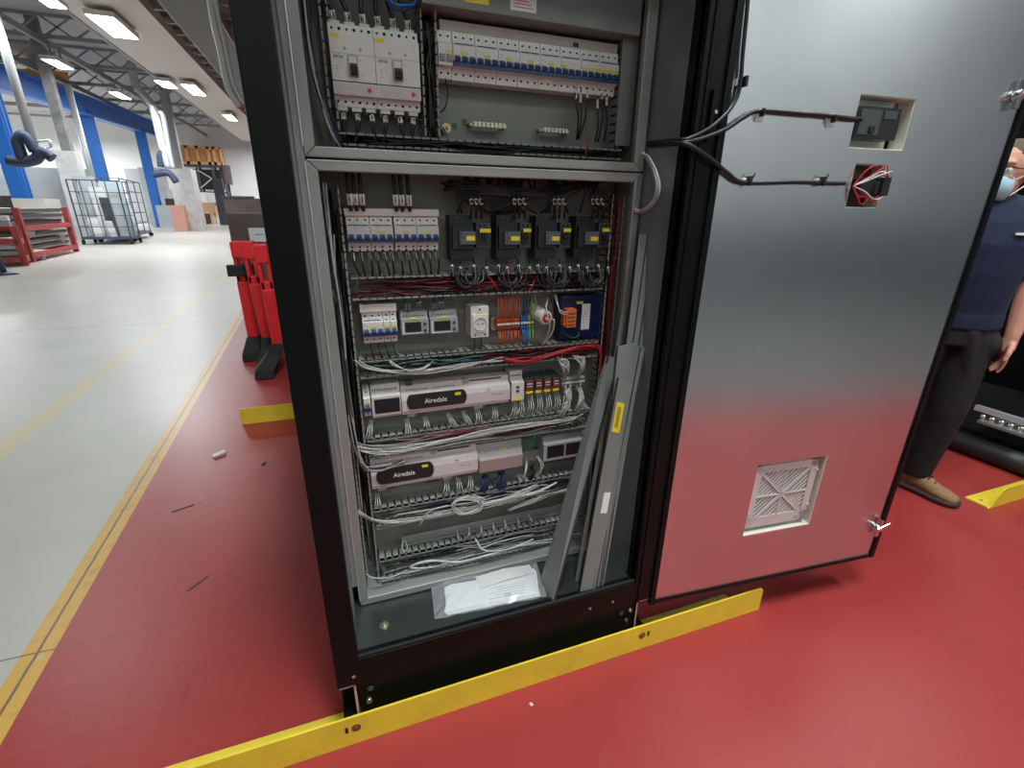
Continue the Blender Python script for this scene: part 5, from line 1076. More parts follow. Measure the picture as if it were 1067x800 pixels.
# pipes and columns
upright(20, 100, 17.5, 8, CZ, 'pipe_grey', 'extraction_pipe', 'pale grey vertical pipe with navy hose at its foot, leftmost', 'pipe', z0=ony(38, 153, 17.5).z)
COLB = onx(55, 100, -9.2); upright(55, 100, COLB.y, 8.5, CZ, 'column_grey', 'roof_column', 'thick rough grey column behind the wire cages', 'column', square=True, group='grey roof columns')
upright(84, 140, COLB.y+1.2, 6, ony(74, 88, COLB.y+1.2).z, 'pipe_grey', 'conduit', 'thin pale conduit right of the thick rough column', 'pipe')
P = V3((COLB.x, COLB.y-.2, 2.2)); mb = MB(); r = 10/pxm(P); mb.box(P.x-r*.9, P.x+r*.9, P.y-r*.6, P.y+r*.6, 0, ony(68, 158, COLB.y).z, 'wrap_white'); single(mb, 'column_guard', 'pale grey guard wrapped round the foot of the thick rough column', 'column guard', 'column guards')
upright(180, 140, 33, 7, CZ, 'truss', 'roof_column', 'dark grey column right of the bent pipes', 'column', square=True, group='grey roof columns')
P = ony(194, 200, 33); mb = MB(); r = 10/pxm(P); mb.prism([(P.x-r*1.1, 32.7), (P.x+r*.9, 32.7), (P.x+r*1.0, 33.6), (P.x-r, 33.6)], 0, ony(190, 176, 33).z, 'wrap_white', 'z'); single(mb, 'column_guard', 'pale wrapped guard at the foot of the dark column near the pallets', 'column guard', 'column guards')
mb = MB(); Y = 30; p_ = ony(141, 86, Y); mb.tube([V3((p_.x, p_.y, max(CZ, p_.z+.3))), p_, ony(145, 93, Y), ony(156, 106, Y), ony(160, 114, Y), ony(169, 150, Y), ony(176, 176, Y)], .17, 'pipe_grey', 10); single(mb, 'bent_pipe', 'grey bent pipe dropping from the ceiling left of the dark column', 'pipe', 'bent drop pipes')
mb = MB(); mb.tube([ony(166, 118, Y), ony(168, 117, Y), ony(170, 122, Y), ony(177, 158, Y), ony(181, 176, Y)], .10, 'pipe_grey', 8); single(mb, 'bent_pipe', 'thinner hooked pipe between the bent pipe and the dark column', 'pipe', 'bent drop pipes')
mb = MB(); Y = 17.4; mb.tube([ony(55, 165, Y), ony(44, 158, Y), ony(37, 166, Y), ony(22, 169, Y), ony(8, 167, Y)], .13, 'hose_navy', 10); mb.tube([ony(24, 166, Y), ony(20, 155, Y), ony(18, 146, Y), ony(24, 141, Y), ony(30, 146, Y), ony(37, 158, Y)], .13, 'hose_navy', 10); single(mb, 'flexible_hose', 'looped dark navy extraction hose below the leftmost pale pipe', 'hose', 'navy extraction hoses')
mb = MB(); Y = 30; mb.tube([ony(168, 174, Y), ony(167, 163, Y), ony(170, 158, Y)], .16, 'hose_navy', 8); mb.tube([ony(160, 182, Y), ony(172, 180, Y), ony(178, 182, Y), ony(184, 190, Y)], .16, 'hose_navy', 8); single(mb, 'flexible_hose', 'navy extraction hose below the bent pipes', 'hose', 'navy extraction hoses')
mb = MB(); P = ony(45, 160, 17.6); 
for q in ((30, 148, 52, 146), (52, 146, 53, 153), (53, 153, 36, 156)): mb.tube([ony(q[0], q[1], 17.5), ony(q[2], q[3], 17.5)], .03, 'pipe_grey', 6, smooth=0)
single(mb, 'hose_bracket', 'thin grey bracket at the foot of the leftmost pale pipe', 'bracket')
# ceiling steelwork, ducts and light fittings
def trim(mb, n): return struct(mb, 'trim_%d' % n)
mb = MB()
for y in range(4, 48, 4): mb.box(-40, 12, y, y+.12, CZ-.75, CZ-.62, 'truss'); mb.box(-40, 12, y, y+.12, CZ-.1, CZ, 'truss'); [mb.bar((x, y+.06, CZ-.7), (x+.9, y+.06, CZ-.05), .06, .06, 'truss') for x in [-16+.9*k for k in range(16)]]; [mb.bar((x+.9, y+.06, CZ-.7), (x, y+.06, CZ-.05), .06, .06, 'truss') for x in [-16+.9*k for k in range(0, 16, 2)]]
trim(mb, 1)
mb = MB()
for x in (-13.5, -11, -8.8, -6.6, -1.4, 1.2): mb.box(x, x+.12, 0, 48, CZ-1.0, CZ-.8, 'truss')
trim(mb, 2)
mb = MB(); sx0, sx1 = -6.0, -4.0
mb.box(sx0, sx1, 10, 46, CZ-1.35, CZ-1.05, 'soffit'); trim(mb, 3)
mb = MB(); mb.box(-3.4, -2.3, 2, 46, CZ-1.5, CZ-1.35, 'dark_grey'); mb.box(-3.45, -3.4, 2, 46, CZ-1.5, CZ-1.25, 'truss'); mb.box(-2.3, -2.25, 2, 46, CZ-1.5, CZ-1.25, 'truss')
for k in range(40): mb.box(-3.9, -1.6, 4+k*1.05, 4.1+k*1.05, CZ-1.25, CZ-1.15, 'truss')
trim(mb, 4)
t1 = [(212, -40), (216, -20), (222, 20), (229, 50), (235, 80), (240, 96), (250, 112)]
for k, o in enumerate((0, 5)):
    mb = MB(); mb.tube([ony(x+o, y-o*.5, 8.0) for x, y in t1], .04-.01*k, 'wire_grey', 8); single(mb, 'conduit', ['pale conduit bending down beside the black cabinet post, left one', 'pale conduit bending down beside the black cabinet post, right one'][k], 'pipe', 'conduits beside the cabinet')
LZ = CZ-1.6
def fitting(cs, label, group='ceiling light fittings'):
    q = [onz(x, y, LZ) for x, y in cs]; c = sum(q, V3())/4; sx = max(.35, (abs(q[1].x-q[0].x)+abs(q[2].x-q[3].x))/2); sy = max(1.2, abs((q[2].y+q[3].y-q[0].y-q[1].y)/2)); light_fit(c, sx, sy, label, group); return c
def light_fit(c, sx, sy, label, group='ceiling light fittings'):
    t = thing('ceiling_light', label, 'ceiling light', (c.x, c.y, LZ), group); mb = MB(); mb.box(c.x-sx/2-.04, c.x+sx/2+.04, c.y-sy/2-.04, c.y+sy/2+.04, LZ+.02, LZ+.14, 'lamp_body'); part(mb, 'housing', t)
    mb = MB(); mb.box(c.x-sx/2, c.x+sx/2, c.y-sy/2, c.y+sy/2, LZ, LZ+.02, 'lamp'); part(mb, 'diffuser', t)
    mb = MB(); mb.box(c.x-.02, c.x+.02, c.y-sy*.3, c.y-sy*.3+.04, LZ+.14, CZ-1.0, 'truss'); mb.box(c.x-.02, c.x+.02, c.y+sy*.3, c.y+sy*.3+.04, LZ+.14, CZ-1.0, 'truss'); part(mb, 'hanger', t)
FIT = [([(93, 18), (117, 17), (141, 40), (120, 40)], 'brightest nearest rectangular ceiling light, on the row beside the pale soffit'), ([(190, 89), (203, 89), (214, 100), (201, 99)], 'rectangular ceiling light, second along the row beside the pale soffit'), ([(230, 120), (239, 120), (249, 126), (241, 126)], 'rectangular ceiling light, furthest along the row beside the pale soffit'),
       ([(46, 64), (56, 62), (73, 71), (66, 73)], 'ceiling light above the orange crane bridge'), ([(116, 97), (122, 96), (135, 103), (128, 104)], 'ceiling light above the blue beam, middle of the hall'), ([(163, 86), (175, 85), (183, 91), (172, 92)], 'dimmer ceiling light beside the bent pipes'), ([(38, -3), (50, -4), (56, 1), (44, 2)], 'ceiling light at the top left edge of the photo')]
for cs, lab in FIT: fitting(cs, lab)
# far end of the hall: racks, crates, cartons
Y = 45.5
def pbox(px0, px1, py0, py1, Y, depth, m, name, label, cat, group=None, ground=False, bv=0.):
    a, b = ony(px0, py1, Y), ony(px1, py0, Y); mb = MB(); mb.box(a.x, b.x, Y, Y+depth, 0 if ground else min(a.z, b.z), max(a.z, b.z), m); return single(mb, name, label, cat, group)
t = thing('pallet_rack', 'dark tall pallet rack at the far wall carrying the wooden crate', 'rack', xy(ony(208, 200, Y)))
xs = [ony(x, 200, Y).x for x in (190, 210, 226, 237)]; zs = ony(200, 171, Y).z
for x in xs:
    mb = MB(); mb.box(x-.07, x+.07, Y, Y+.1, 0, zs, 'rack_steel'); mb.box(x-.07, x+.07, Y+1.0, Y+1.1, 0, zs, 'rack_steel'); part(mb, 'upright', t)
for z in (ony(200, 199, Y).z, zs): mb = MB(); mb.box(xs[0], xs[3], Y-.02, Y+1.1, z-.15, z, 'rack_steel'); part(mb, 'beam', t)
mb = MB(); mb.bar((xs[1], Y-.05, ony(208, 196, Y).z), (ony(221, 186, Y).x, Y-.05, ony(221, 186, Y).z), .08, .06, 'wire_grey'); mb.bar((ony(221, 186, Y).x, Y-.05, ony(221, 186, Y).z), (xs[1], Y-.05, ony(208, 177, Y).z), .08, .06, 'wire_grey'); part(mb, 'brace', t)
a, b = ony(186, 170.5, Y), ony(229, 153, Y); t = thing('wooden_crate', 'long orange-brown wooden crate on top of the dark rack', 'crate', ((a.x+b.x)/2, Y+.5, a.z)); mb = MB(); mb.box(a.x, b.x, Y, Y+1, a.z, b.z, 'crate_wood'); part(mb, 'panel', t)
w = b.x-a.x
for k in range(6): x = a.x+w*(0, .23, .47, .71, .84, 1)[k]; mb = MB(); mb.box(x-.10, x+.10, Y-.08, Y, a.z, b.z, 'crate_batten'); part(mb, 'batten', t)
for z in (a.z+.1, b.z-.1): mb = MB(); mb.box(a.x, b.x, Y-.08, Y, z-.1, z+.1, 'crate_batten'); part(mb, 'batten', t)
pbox(204, 230, 177, 197, Y+.3, .6, 'black_plastic', 'shelf_load', 'black panel load on the middle shelf of the dark rack', 'load')
pbox(231, 238, 172, 192, Y+.2, .6, 'dark_wood', 'dark_load', 'brown stacked load at the right end of the dark rack', 'load')
for k, x in enumerate((201, 209, 217)): pbox(x+.3, x+6.7, 200+k*.4, 211, 44, .8, 'hall_white', 'white_carton', 'white carton stacked above the brown carton by the rack, %s of three' % nth(k, 3), 'carton', 'white cartons')
pbox(200, 223, 211.2, 221.5, 44, 1.2, 'cardboard', 'brown_carton', 'brown cardboard carton on a pallet at the far end of the hall', 'carton')
t = thing('pallet', 'wooden pallet under the brown cardboard carton', 'pallet', xy(ony(212, 224, 43.8))); a, b = ony(203, 225, 43.8), ony(221, 221.5, 43.8)
mb = MB(); mb.box(a.x, b.x, 43.8, 45, b.z-.08, b.z, 'pallet_wood'); part(mb, 'deck', t)
for u in (0, .45, .9): mb = MB(); mb.box(a.x+(b.x-a.x)*u, a.x+(b.x-a.x)*(u+.1), 43.8, 45, 0, b.z-.08, 'pallet_wood'); part(mb, 'block', t)
pbox(180, 190.5, 214, 229, 31.8, .5, 'pink_box', 'pink_box', 'salmon pink box left of the wrapped column foot', 'box', ground=True)
pbox(165, 178, 214, 228, 36.5, .5, 'sheet_grey', 'grey_box', 'pale grey box left of the salmon pink box', 'box', ground=True)
pbox(176, 187, 197, 207, 38, .8, 'hall_white', 'white_box', 'white box above the salmon pink box', 'box'); pbox(173, 188, 207, 214, 38.2, .9, 'dark_wood', 'dark_shelf', 'dark shelf unit supporting the white box', 'shelf', ground=True)
pbox(148, 168, 175, 196, 40, .8, 'sheet_grey', 'grey_machine', 'grey machine standing behind the far wire cage', 'machine', ground=True)
pbox(131, 145, 176, 184, 44, .6, 'hall_grey', 'grey_cabinet', 'grey ribbed cabinet near the far wall', 'cabinet', ground=True)
pbox(228, 231, 186, 226, 42, .3, 'rack_steel', 'dark_stand', 'dark narrow stand right of the pallets', 'stand', ground=True)
pbox(236, 275, 207, 224, 22, 1.2, 'dark_wood', 'dark_bench', 'dark brown bench beyond the red barrier legs', 'bench', ground=True)
pbox(231, 262, 204.5, 207, 22, .8, 'dark_grey', 'dark_board', 'dark board lying across the brown bench', 'board')
# wire cage trolleys
def cage(p0, p1, hz, label, deep=1.0, nx=4, nz=5):
    p0, p1 = xy(p0), xy(p1); d = (p1-p0); L = d.length; u = d/L; n = V3((-u.y, u.x, 0)); t = thing('cage_trolley', label, 'trolley', tuple((p0+p1)/2), 'wire cage trolleys'); r = .035
    mb = MB(); bz = .22
    for s in (0, deep): mb.bar(p0+n*s+UZ*bz, p1+n*s+UZ*bz, .08, .08, 'cage_blue', side=n)
    for q in (p0, p1): mb.bar(q+UZ*bz, q+n*deep+UZ*bz, .08, .08, 'cage_blue', side=u)
    mb.hexa([p0+UZ*bz, p1+UZ*bz, p1+n*deep+UZ*bz, p0+n*deep+UZ*bz], [p+UZ*.03 for p in (p0+UZ*bz, p1+UZ*bz, p1+n*deep+UZ*bz, p0+n*deep+UZ*bz)], 'dark_grey'); part(mb, 'base', t)
    for nm, o in (('front_panel', 0), ('back_panel', deep)):
        mb = MB()
        for k in range(nx+1): mb.bar(p0+d*k/nx+n*o+UZ*bz, p0+d*k/nx+n*o+UZ*hz, r if k in (0, nx) else r*.6, r, 'cage_blue', side=u)
        for k in range(nz+1): z = bz+(hz-bz)*k/nz; mb.bar(p0+n*o+UZ*z, p1+n*o+UZ*z, r if k == nz else r*.6, r, 'cage_blue', side=UZ)
        part(mb, nm, t)
    for nm, q in (('side_panel', p0), ('side_panel', p1)):
        mb = MB()
        for k in range(3): mb.bar(q+n*deep*k/2+UZ*bz, q+n*deep*k/2+UZ*hz, r*.6, r, 'cage_blue', side=u)
        for k in range(nz+1): z = bz+(hz-bz)*k/nz; mb.bar(q+UZ*z, q+n*deep+UZ*z, r*.6, r, 'cage_blue', side=UZ)
        part(mb, nm, t)
    for q in (p0, p1, p0+n*deep, p1+n*deep): mb = MB(); mb.cyl(q+u*-.03+UZ*.09, q+u*.03+UZ*.09, .09, 'black_rubber', 10); part(mb, 'wheel', t)
    return p0, u, n, L
def zat(px, py, P): return ony(px, py, P.y).z
q0, q1 = onz(88, 255), onz(138, 254.5); h1 = zat(72, 187, q0)
p0, u, n, L = cage(q0, q1, h1, 'nearer blue-grey wire cage trolley filled with grey sheet metal')
for k, (a, b, hgt, dd, m) in enumerate([(.0, .45, .95, .70, 'sheet_grey'), (.30, .62, .78, .55, 'hall_white'), (.52, .72, .62, .30, 'dark_grey'), (.70, .95, .70, .40, 'sheet_grey'), (.2, .4, .3, .2, 'hall_white'), (.55, .7, .25, .15, 'paper'), (.03, .40, .82, .82, 'pale_blue'), (.48, .97, .88, .82, 'pale_blue')]):
    mb = MB(); c0, c1 = p0+u*L*a+n*dd+UZ*.26, p0+u*L*b+n*dd+UZ*.26; mb.hexa([c0, c1, c1+n*.06, c0+n*.06], [v+UZ*(h1*hgt)+n*.12+u*-.1 for v in (c0, c1, c1+n*.06, c0+n*.06)], m); single(mb, 'sheet_metal_panel', ['tall pale panel at the left inside the nearer cage', 'white tilted panel in the middle of the nearer cage', 'dark grey bracket-like panel in the nearer cage', 'grey panel at the right inside the nearer cage', 'low white folded piece at the front of the nearer cage', 'small white packet at the foot of the nearer cage', 'pale bluish sheet against the back of the nearer cage, left', 'pale bluish sheet against the back of the nearer cage, right'][k], 'metal panel', 'panels in the wire cage')
q0, q1 = onz(140, 252), onz(158, 246); h2 = zat(131, 186, q0)
p0, u, n, L = cage(q0, q1, h2, 'further wire cage trolley of grey panels, right of the nearer cage', nx=3)
for k, (a, b, hgt, dd, m) in enumerate([(.0, .5, .8, .5, 'sheet_grey'), (.5, .95, .6, .4, 'hall_white')]):
    mb = MB(); c0, c1 = p0+u*L*a+n*dd+UZ*.26, p0+u*L*b+n*dd+UZ*.26; mb.hexa([c0, c1, c1+n*.06, c0+n*.06], [v+UZ*(h2*hgt)+n*.1 for v in (c0, c1, c1+n*.06, c0+n*.06)], m); single(mb, 'sheet_metal_panel', ['grey panel standing left inside the further cage', 'white panel standing right inside the further cage'][k], 'metal panel', 'panels in the wire cage')
# red stillages of sheet metal at the left edge
def stillage(q0, q1, deep, h, label):
    p0, p1 = xy(q0), xy(q1); d = p1-p0; L = d.length; u = d/L; n = V3((-u.y, u.x, 0)); t = thing('stillage', label, 'stillage', tuple((p0+p1)/2), 'red stillages'); w = .12
    for q in (p0, p1, p0+n*deep, p1+n*deep): mb = MB(); mb.bar(q, q+UZ*h, w, w, 'trolley_red', side=u); part(mb, 'post', t)
    for z in (.14, h*.62):
        mb = MB(); mb.bar(p0+UZ*z, p1+UZ*z, w, w, 'trolley_red', side=n); mb.bar(p0+n*deep+UZ*z, p1+n*deep+UZ*z, w, w, 'trolley_red', side=n); mb.bar(p0+UZ*z, p0+n*deep+UZ*z, w, w, 'trolley_red', side=u); mb.bar(p1+UZ*z, p1+n*deep+UZ*z, w, w, 'trolley_red', side=u); part(mb, 'rail', t)
    return p0, u, n, L
q0, q1 = onz(34, 273), onz(80, 262); hs = zat(66, 216, q1)
p0, u, n, L = stillage(q0, q1, 1.6, hs, 'red stillage with stacked grey sheet metal beside the nearer cage')
LB = 'stacked grey metal tray in the right red stillage, %s'
for k in range(6):
    z = .24+k*.15 if k < 3 else hs*.62+.06+(k-3)*.14; mb = MB(); o = rnd(-.06, .06); mb.obox(p0+u*(L/2+o)+n*(.75+o)+UZ*(z+.055), u*L*(.46-.02*(k % 3)), n*.68, UZ*.055, ('sheet_grey', 'mid_grey', 'wire_grey')[k % 3]); mb.obox(p0+u*(L/2+o)+n*(.75+o-.68)+UZ*(z+.075), u*L*.45, n*.02, UZ*.03, 'dark_grey'); single(mb, 'metal_tray', LB % ['lowest', 'second up', 'third up', 'first above the middle rail', 'second above the middle rail', 'topmost'][k], 'metal tray', 'stacked metal trays')
q0b, q1b = onz(-30, 279), onz(27, 276.5); hb = zat(22, 236, q1b)
p0, u, n, L = stillage(q0b, q1b, .55, hb, 'red stillage cut off by the left edge of the photo')
for k in range(5):
    z = .22+k*.14 if k < 3 else hb+.0+(k-3)*.12; mb = MB(); mb.obox(p0+u*L/2+n*.275+UZ*(z+.05), u*L*.44, n*.20, UZ*.05, ('mid_grey', 'sheet_grey', 'hall_white')[k % 3 if k != 4 else 2]); single(mb, 'metal_tray', 'stacked grey metal tray in the left red stillage, %s' % ['lowest', 'second up', 'third up', 'just above the rail', 'topmost pale one'][k], 'metal tray', 'stacked metal trays')
for k, (a, b) in enumerate((((30, 241), (36, 246)), ((37, 266), (47, 272)), ((62, 244), (68, 252)))):
    c, e = onz(37, 273) if k == 1 else q0, 0; Yk = onz(40, 271).y if k == 1 else (q0.y-.065 if k == 0 else q1.y-.9); A, B = ony(a[0], a[1], Yk), ony(b[0], b[1], Yk); mb = MB(); mb.hexa([(A.x, Yk, B.z), (B.x, Yk-.02, B.z), (B.x+.05, Yk-.02, A.z), (A.x-.05, Yk, A.z)], [(A.x, Yk+.01, B.z), (B.x, Yk-.01, B.z), (B.x+.05, Yk-.01, A.z), (A.x-.05, Yk+.01, A.z)], 'paper'); single(mb, 'paper_tag', ['white tag on the red post at the left stillage', 'white tag hanging near the floor between the red stillages', 'white tag on the trays of the right red stillage'][k], 'tag', 'white tags on the stillages')
mb = MB(); P = onz(5, 286)
mb.cyl((P.x, P.y, 0), (P.x, P.y, .05), .22, 'cage_blue', 12, r1=.12); mb.cyl((P.x, P.y, .05), (P.x-.05, P.y, .75), .05, 'cage_blue', 10); single(mb, 'floor_stand', 'blue grey stand foot on the floor at the left edge of the photo', 'stand')
pbox(0, 12, 204, 217, 24, 1.0, 'dark_wood', 'wooden_box', 'dark box behind the red stillages at the left edge', 'box', ground=True); pbox(17, 46, 207, 224, 21.2, 1.0, 'paper_back', 'beige_board', 'beige board standing behind the red stillages', 'board', ground=True)
pbox(-10, 90, 176, 214, 26, .5, 'sheet_grey', 'grey_partition', 'pale grey panels stored behind the red stillages', 'panel', ground=True)
# ================================================================== NEXT UNIT AT THE RIGHT
UX = 3.5
t = thing('neighbour_unit', 'black open-sided machine frame behind the standing man', 'machine', (4.0, 2.2, 0))
mb = MB(); mb.box(UX, 4.5, yb+.03, 3.3, .02, .10, 'black_paint'); mb.tube([(UX-.03, yb+.1, .06), (UX-.04, 2.0, .06), (UX-.03, 3.3, .06)], .06, 'black_plastic', 12); part(mb, 'skid', t)
for (x, y) in ((UX, 1.9), (UX, 3.2), (4.4, yb+.05), (4.4, 3.2)): mb = MB(); mb.box(x, x+.07, y, y+.07, .1, 2.0, 'black_paint'); part(mb, 'post', t)
mb = MB(); mb.box(4.2, 4.24, yb+.04, 3.3, .1, 2.0, 'black_paint'); mb.box(UX+.3, 4.5, 3.24, 3.3, .1, 2.0, 'black_paint'); part(mb, 'back_panel', t)
mb = MB(); mb.box(UX+.12, 4.2, yb+.05, 3.2, .1, .26, 'black_plastic'); part(mb, 'drip_tray', t)
A, B = onx(1017, 424, UX), onx(1075, 442, UX); mb = MB(); mb.bar(A, B, .03, .03, 'pipe_grey', side=(1, 0, 0)); part(mb, 'support_rail', t)
A, B = onx(1030, 436, UX+.05), onx(1080, 452, UX+.05); mb = MB(); mb.bar(A, B, .22, .015, 'galvanised_dull', side=(1, 0, 0))
for k in range(6): c = A+(B-A)*(k/5); mb.cyl(c+V3((-.06, 0, 0)), c+V3((-.06, 0, .035)), .014, 'zinc', 8)
part(mb, 'bolted_plate', t)
P = onx(1064, 228, UX); mb = MB(); mb.box(P.x, P.x+.05, P.y-.3, P.y+.05, P.z-.03, P.z+.03, 'wire_grey'); part(mb, 'cross_bar', t)
mb = MB(); mb.box(UX+.05, 4.2, yb+.04, 1.2, .5, 2.0, 'black_paint'); part(mb, 'side_panel', t)
# ================================================================== STANDING MAN
PB = V3((2.665, 1.355, 0)); PF = V3((-.70, -.714, 0)).normalized(); PL = V3((-PF.y, PF.x, 0))
def pp(a, b, z): return PB + PL*a + PF*b + UZ*z
def remesh(o, vox, it=6, fac=.5):
    m = o.modifiers.new('remesh', 'REMESH'); m.mode = 'VOXEL'; m.voxel_size = vox; m.use_smooth_shade = True
    s = o.modifiers.new('smooth', 'SMOOTH'); s.factor = fac; s.iterations = it
def ring(c, rx, ry, ax, ay, n=20): return [c+ax*(rx*math.cos(2*math.pi*k/n))+ay*(ry*math.sin(2*math.pi*k/n)) for k in range(n)]
man = thing('person', 'man in navy polo shirt, black trousers and blue face mask behind the open door', 'person', tuple(PB))
HF = V3((-.99, -.14, 0)).normalized(); HL = V3((-HF.y, HF.x, 0)); HC = pp(.01, .02, 1.515)
def hp(a, b, z): return HC + HL*a + HF*b + UZ*z
mb = MB(); sk = 'skin'
def torso(mb, g, z0, z1, m):
    prof = [(.86, .165, .105, 0), (.93, .160, .105, .0), (1.02, .158, .108, .01), (1.12, .165, .115, .015), (1.24, .180, .118, .015), (1.33, .185, .108, .0), (1.39, .150, .085, -.01), (1.43, .075, .065, -.01)]
    rr = [ring(pp(0, b, z), rx+g, ry+g, PL, PF) for z, rx, ry, b in prof if z0-.01 <= z <= z1]
    mb.loft(rr, m)
torso(mb, 0, .86, 1.5, sk)
mb.pill(pp(0, -.005, 1.40), HC+UZ*-.05, .058, .055, sk)
# head: skull, jaw, nose, ears, brow
rot = Matrix((HL, HF, UZ)).transposed()
mb.ball(hp(0, -.012, .03), .074, .094, .098, sk, 20, 12, rot); mb.ball(hp(0, .028, -.045), .056, .062, .064, sk, 18, 10, rot); mb.ball(hp(0, .055, -.085), .03, .03, .022, sk, 12, 8, rot)
mb.pill(hp(0, .082, .015), hp(0, .108, -.025), .010, .015, sk); mb.ball(hp(0, .09, -.065), .026, .012, .010, sk, 12, 8, rot); mb.ball(hp(0, .072, .04), .05, .022, .014, sk, 14, 8, rot)
for s in (-1, 1): mb.ball(hp(s*.076, -.005, .0), .010, .022, .033, sk, 12, 8, rot); mb.ball(hp(s*.032, .072, -.02), .024, .018, .02, sk, 12, 8, rot)
SH, EL, WR = [pp(.185, 0, 1.345), pp(.262, -.03, 1.08), pp(.258, .03, .845)], None, None
def arm(mb, s, sh, el, wr, g, m, upto=3):
    d = 1
    mb.pill(sh, el, .052+g, .042+g*.9, m)
    if upto > 1: mb.pill(el, el+(wr-el)*.35, .042+g, .044+g, m); mb.pill(el+(wr-el)*.35, wr, .044+g, .028+g, m)
shl, ell, wrl = pp(.182, 0, 1.345), pp(.238, -.02, 1.085), pp(.212, .045, .855)
shr, elr, wrr = pp(-.185, 0, 1.345), pp(-.255, -.04, 1.085), pp(-.24, .05, .850)
def hand(mb, wr, s):
    # palm hangs down; thumb towards the front; four fingers curled a little towards the thigh
    inn = -PL*s; fw = PF; dn = -UZ
    pc = wr + dn*.055 + inn*.004
    mb.pill(wr, pc+fw*.0, .027, .030, sk); mb.ball(pc, .015, .042, .048, sk, 14, 8, Matrix((PL, PF, UZ)).transposed())
    for k, (off, L) in enumerate(((.031, .072), (.011, .080), (-.010, .074), (-.030, .058))):
        b0 = pc+dn*.036+fw*off; c1, c2, c3 = (.10, .45, .85) if k else (.05, .2, .4)
        b1 = b0+(dn*math.cos(c1)+inn*math.sin(c1))*L*.45; b2 = b1+(dn*math.cos(c2)+inn*math.sin(c2))*L*.32; b3 = b2+(dn*math.cos(c3)+inn*math.sin(c3))*L*.23
        mb.pill(b0, b1, .0098, .0090, sk, 10); mb.pill(b1, b2, .0090, .0083, sk, 10); mb.pill(b2, b3, .0083, .0072, sk, 10)
    t0 = wr+dn*.035+fw*.028; t1 = t0+dn*.034+fw*.026+inn*.012; t2 = t1+dn*.032+fw*.006+inn*.008
    mb.pill(t0, t1, .0135, .0112, sk, 10); mb.pill(t1, t2, .0112, .0085, sk, 10)
arm(mb, 1, shl, ell, wrl, 0, sk); arm(mb, -1, shr, elr, wrr, 0, sk); hand(mb, wrl, 1); hand(mb, wrr, -1)
LF = V3((.10, -.995, 0)); RF = V3((-.75, -.66, 0)).normalized()
ANK = [(pp(.088, -.01, .09)+V3((-.01, .02, 0)), LF), (pp(-.115, .03, .09), RF)]
HIP = [pp(.085, 0, .86), pp(-.085, 0, .86)]; KNE = [pp(.100, .03, .47)+V3((-.01, .01, 0)), pp(-.11, .05, .47)]
for (an, ff), hi, kn in zip(ANK, HIP, KNE): mb.pill(hi, kn, .082, .052, sk); mb.pill(kn, an, .050, .036, sk); mb.pill(an, an+ff*.12-UZ*.05, .035, .03, sk)
body = part(mb, 'body', man); remesh(body, .0045, 4)
mb = MB(); torso(mb, .016, .93, 1.44, 'navy_cloth'); mb.loft([ring(pp(0, .0, .875), .182, .128, PL, PF), ring(pp(0, .0, .94), .180, .126, PL, PF)], 'navy_cloth')
for sh, el in ((shl, ell), (shr, elr)): mb.pill(pp(0, 0, 1.39)+(sh-pp(0, 0, 1.37))*.35, sh, .060, .070, 'navy_cloth'); mb.tube([sh, sh+(el-sh)*.5, sh+(el-sh)*.66], .070, 'navy_cloth', 16, smooth=0, r1=.066)
mb.loft([ring(pp(0, -.008, 1.36), .12, .09, PL, PF), ring(pp(0, -.008, 1.40), .095, .082, PL, PF), ring(pp(0, -.004, 1.45), .070, .068, PL, PF)], 'navy_cloth')
sh = part(mb, 'polo_shirt', man); remesh(sh, .007, 6)
for s in (1, -1): mb = MB(); c = pp(s*.085, .118, 1.285); mb.obox(c, PL*.019, PF*.02, UZ*.0045, 'strap_white'); part(mb, 'shirt_emblem', man, 'small white chest emblem')
mb = MB(); mb.loft([ring(pp(0, 0, .80), .178, .122, PL, PF), ring(pp(0, 0, .90), .172, .116, PL, PF), ring(pp(0, 0, .945), .168, .114, PL, PF)], 'black_cloth')
for (an, ff), hi, kn in zip(ANK, HIP, KNE): mb.pill(hi-UZ*.03, kn, .100, .078, 'black_cloth'); mb.tube([kn, an+UZ*.05, an+UZ*.0], .076, 'black_cloth', 16, smooth=0, r1=.066)
mb.pill(pp(.05, .085, .86), pp(.09, .075, .66), .04, .03, 'black_cloth'); mb.ball(pp(.14, .03, .80), .05, .06, .07, 'black_cloth')
tr = part(mb, 'trousers', man); remesh(tr, .008, 6)
mb = MB(); mb.loft([ring(pp(0, 0, .925), .176, .122, PL, PF), ring(pp(0, 0, .955), .175, .121, PL, PF)], 'black_plastic', cap=False); part(mb, 'belt', man)
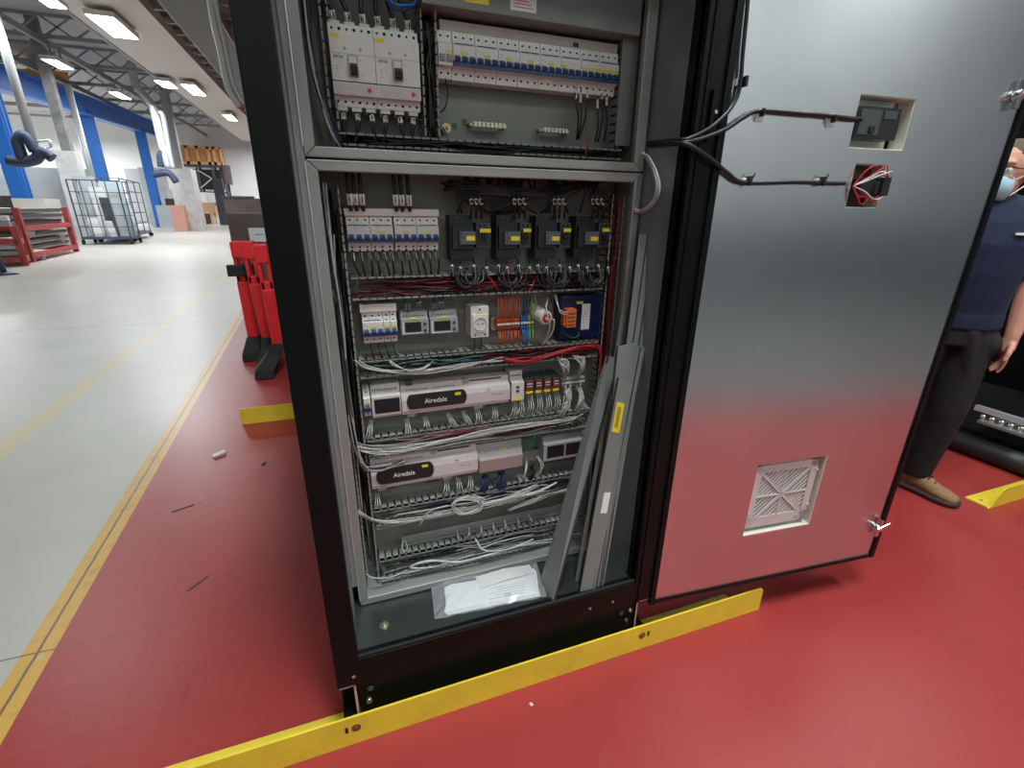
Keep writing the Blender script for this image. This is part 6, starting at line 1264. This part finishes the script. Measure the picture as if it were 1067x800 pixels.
for an, ff in ANK:
    g = V3((an.x, an.y, 0)); sd = V3((-ff.y, ff.x, 0)); mb = MB()
    prof = [(-.085, .032, .10, .03), (-.06, .042, .13, .03), (-.02, .044, .145, .03), (.03, .043, .13, .03), (.07, .045, .098, .03), (.11, .049, .078, .03), (.15, .049, .066, .03), (.180, .042, .056, .03), (.200, .026, .046, .03)]
    mb.loft([[g+ff*x+sd*(w*math.cos(a))+UZ*(zb0+(zt0-zb0)*max(0, math.sin(a))**.7) for a in [2*math.pi*k/16 for k in range(16)]] for x, w, zt0, zb0 in prof], 'suede'); bt = part(mb, 'boot', man)
    mb = MB(); mb.loft([[g+ff*x+sd*(w*1.07*c)+UZ*z for c, z in ((-1, .002), (1, .002), (1, .032), (-1, .032))] for x, w, zt0, zb0 in [(-.092, .028, 0, 0)]+prof+[(.209, .014, 0, 0)]], 'sole'); part(mb, 'sole', bt)
    mb = MB()
    for k in range(3): x = .045+.025*k; z = .122-.020*k; mb.tube([g+ff*x+sd*-.022+UZ*(z-.006), g+ff*x+UZ*(z+.004), g+ff*x+sd*.022+UZ*(z-.006)], .003, 'black_cloth', 6)
    part(mb, 'laces', bt)
# mask, straps, glasses, hair
mb = MB(); rg = []
for z, w, b in ((-.010, .046, .090), (-.022, .058, .100), (-.045, .063, .104), (-.070, .058, .098), (-.094, .046, .078), (-.104, .034, .060)):
    rg.append([hp(w*math.sin(a), b*(.35+.65*math.cos(a))+.014, z) for a in [-1.35+2.7*k/14 for k in range(15)]])
base = len(mb.v)
for r_ in rg: mb.v += [V3(p) for p in r_]
for i in range(len(rg)-1):
    for k in range(14): a = base+i*15+k; mb.face((a, a+1, a+16, a+15), 'mask_cloth', True)
mk_ = part(mb, 'face_mask', man); sd_ = mk_.modifiers.new('solid', 'SOLIDIFY'); sd_.thickness = .0025
for s in (-1, 1): mb = MB(); mb.tube([hp(s*.056, .055, -.025), hp(s*.075, .03, -.004), hp(s*.084, .002, .022), hp(s*.082, -.02, .012)], .0022, 'strap_white', 6); mb.tube([hp(s*.05, .045, -.085), hp(s*.070, .02, -.055), hp(s*.082, -.012, -.030)], .0022, 'strap_white', 6); part(mb, 'strap', mk_)
mb = MB()
for s in (-1, 1):
    mb.tube([hp(s*.062, .088, .018), hp(s*.034, .102, .026), hp(s*.008, .104, .020)], .0025, 'black_plastic', 6); mb.tube([hp(s*.062, .088, .016), hp(s*.080, .04, .014), hp(s*.082, -.01, .008)], .0022, 'black_plastic', 6)
gl = part(mb, 'glasses', man)
for s in (-1, 1): mb = MB(); mb.loft([[hp(s*x, b, z) for x, b in ((.010, .104), (.036, .100), (.060, .086))]+[hp(s*x, b-.002, z) for x, b in ((.060, .086), (.036, .100), (.010, .104))] for z in (-.012, .02)], 'lens'); part(mb, 'lens', gl)
mb = MB(); mb.ball(hp(0, -.022, .045), .079, .094, .092, 'hair', 18, 10, rot); mb.box(0, 0, 0, 0, 0, 0, 'hair') if False else None
hr = part(mb, 'hair', man)
for s in (-1, 1):
    mb = MB(); mb.ball(hp(s*.033, .076, .010), .0115, .0115, .0115, 'white_label', 12, 8); mb.ball(hp(s*.033, .083, .010), .006, .006, .006, 'ink', 10, 6); part(mb, 'eye', man)
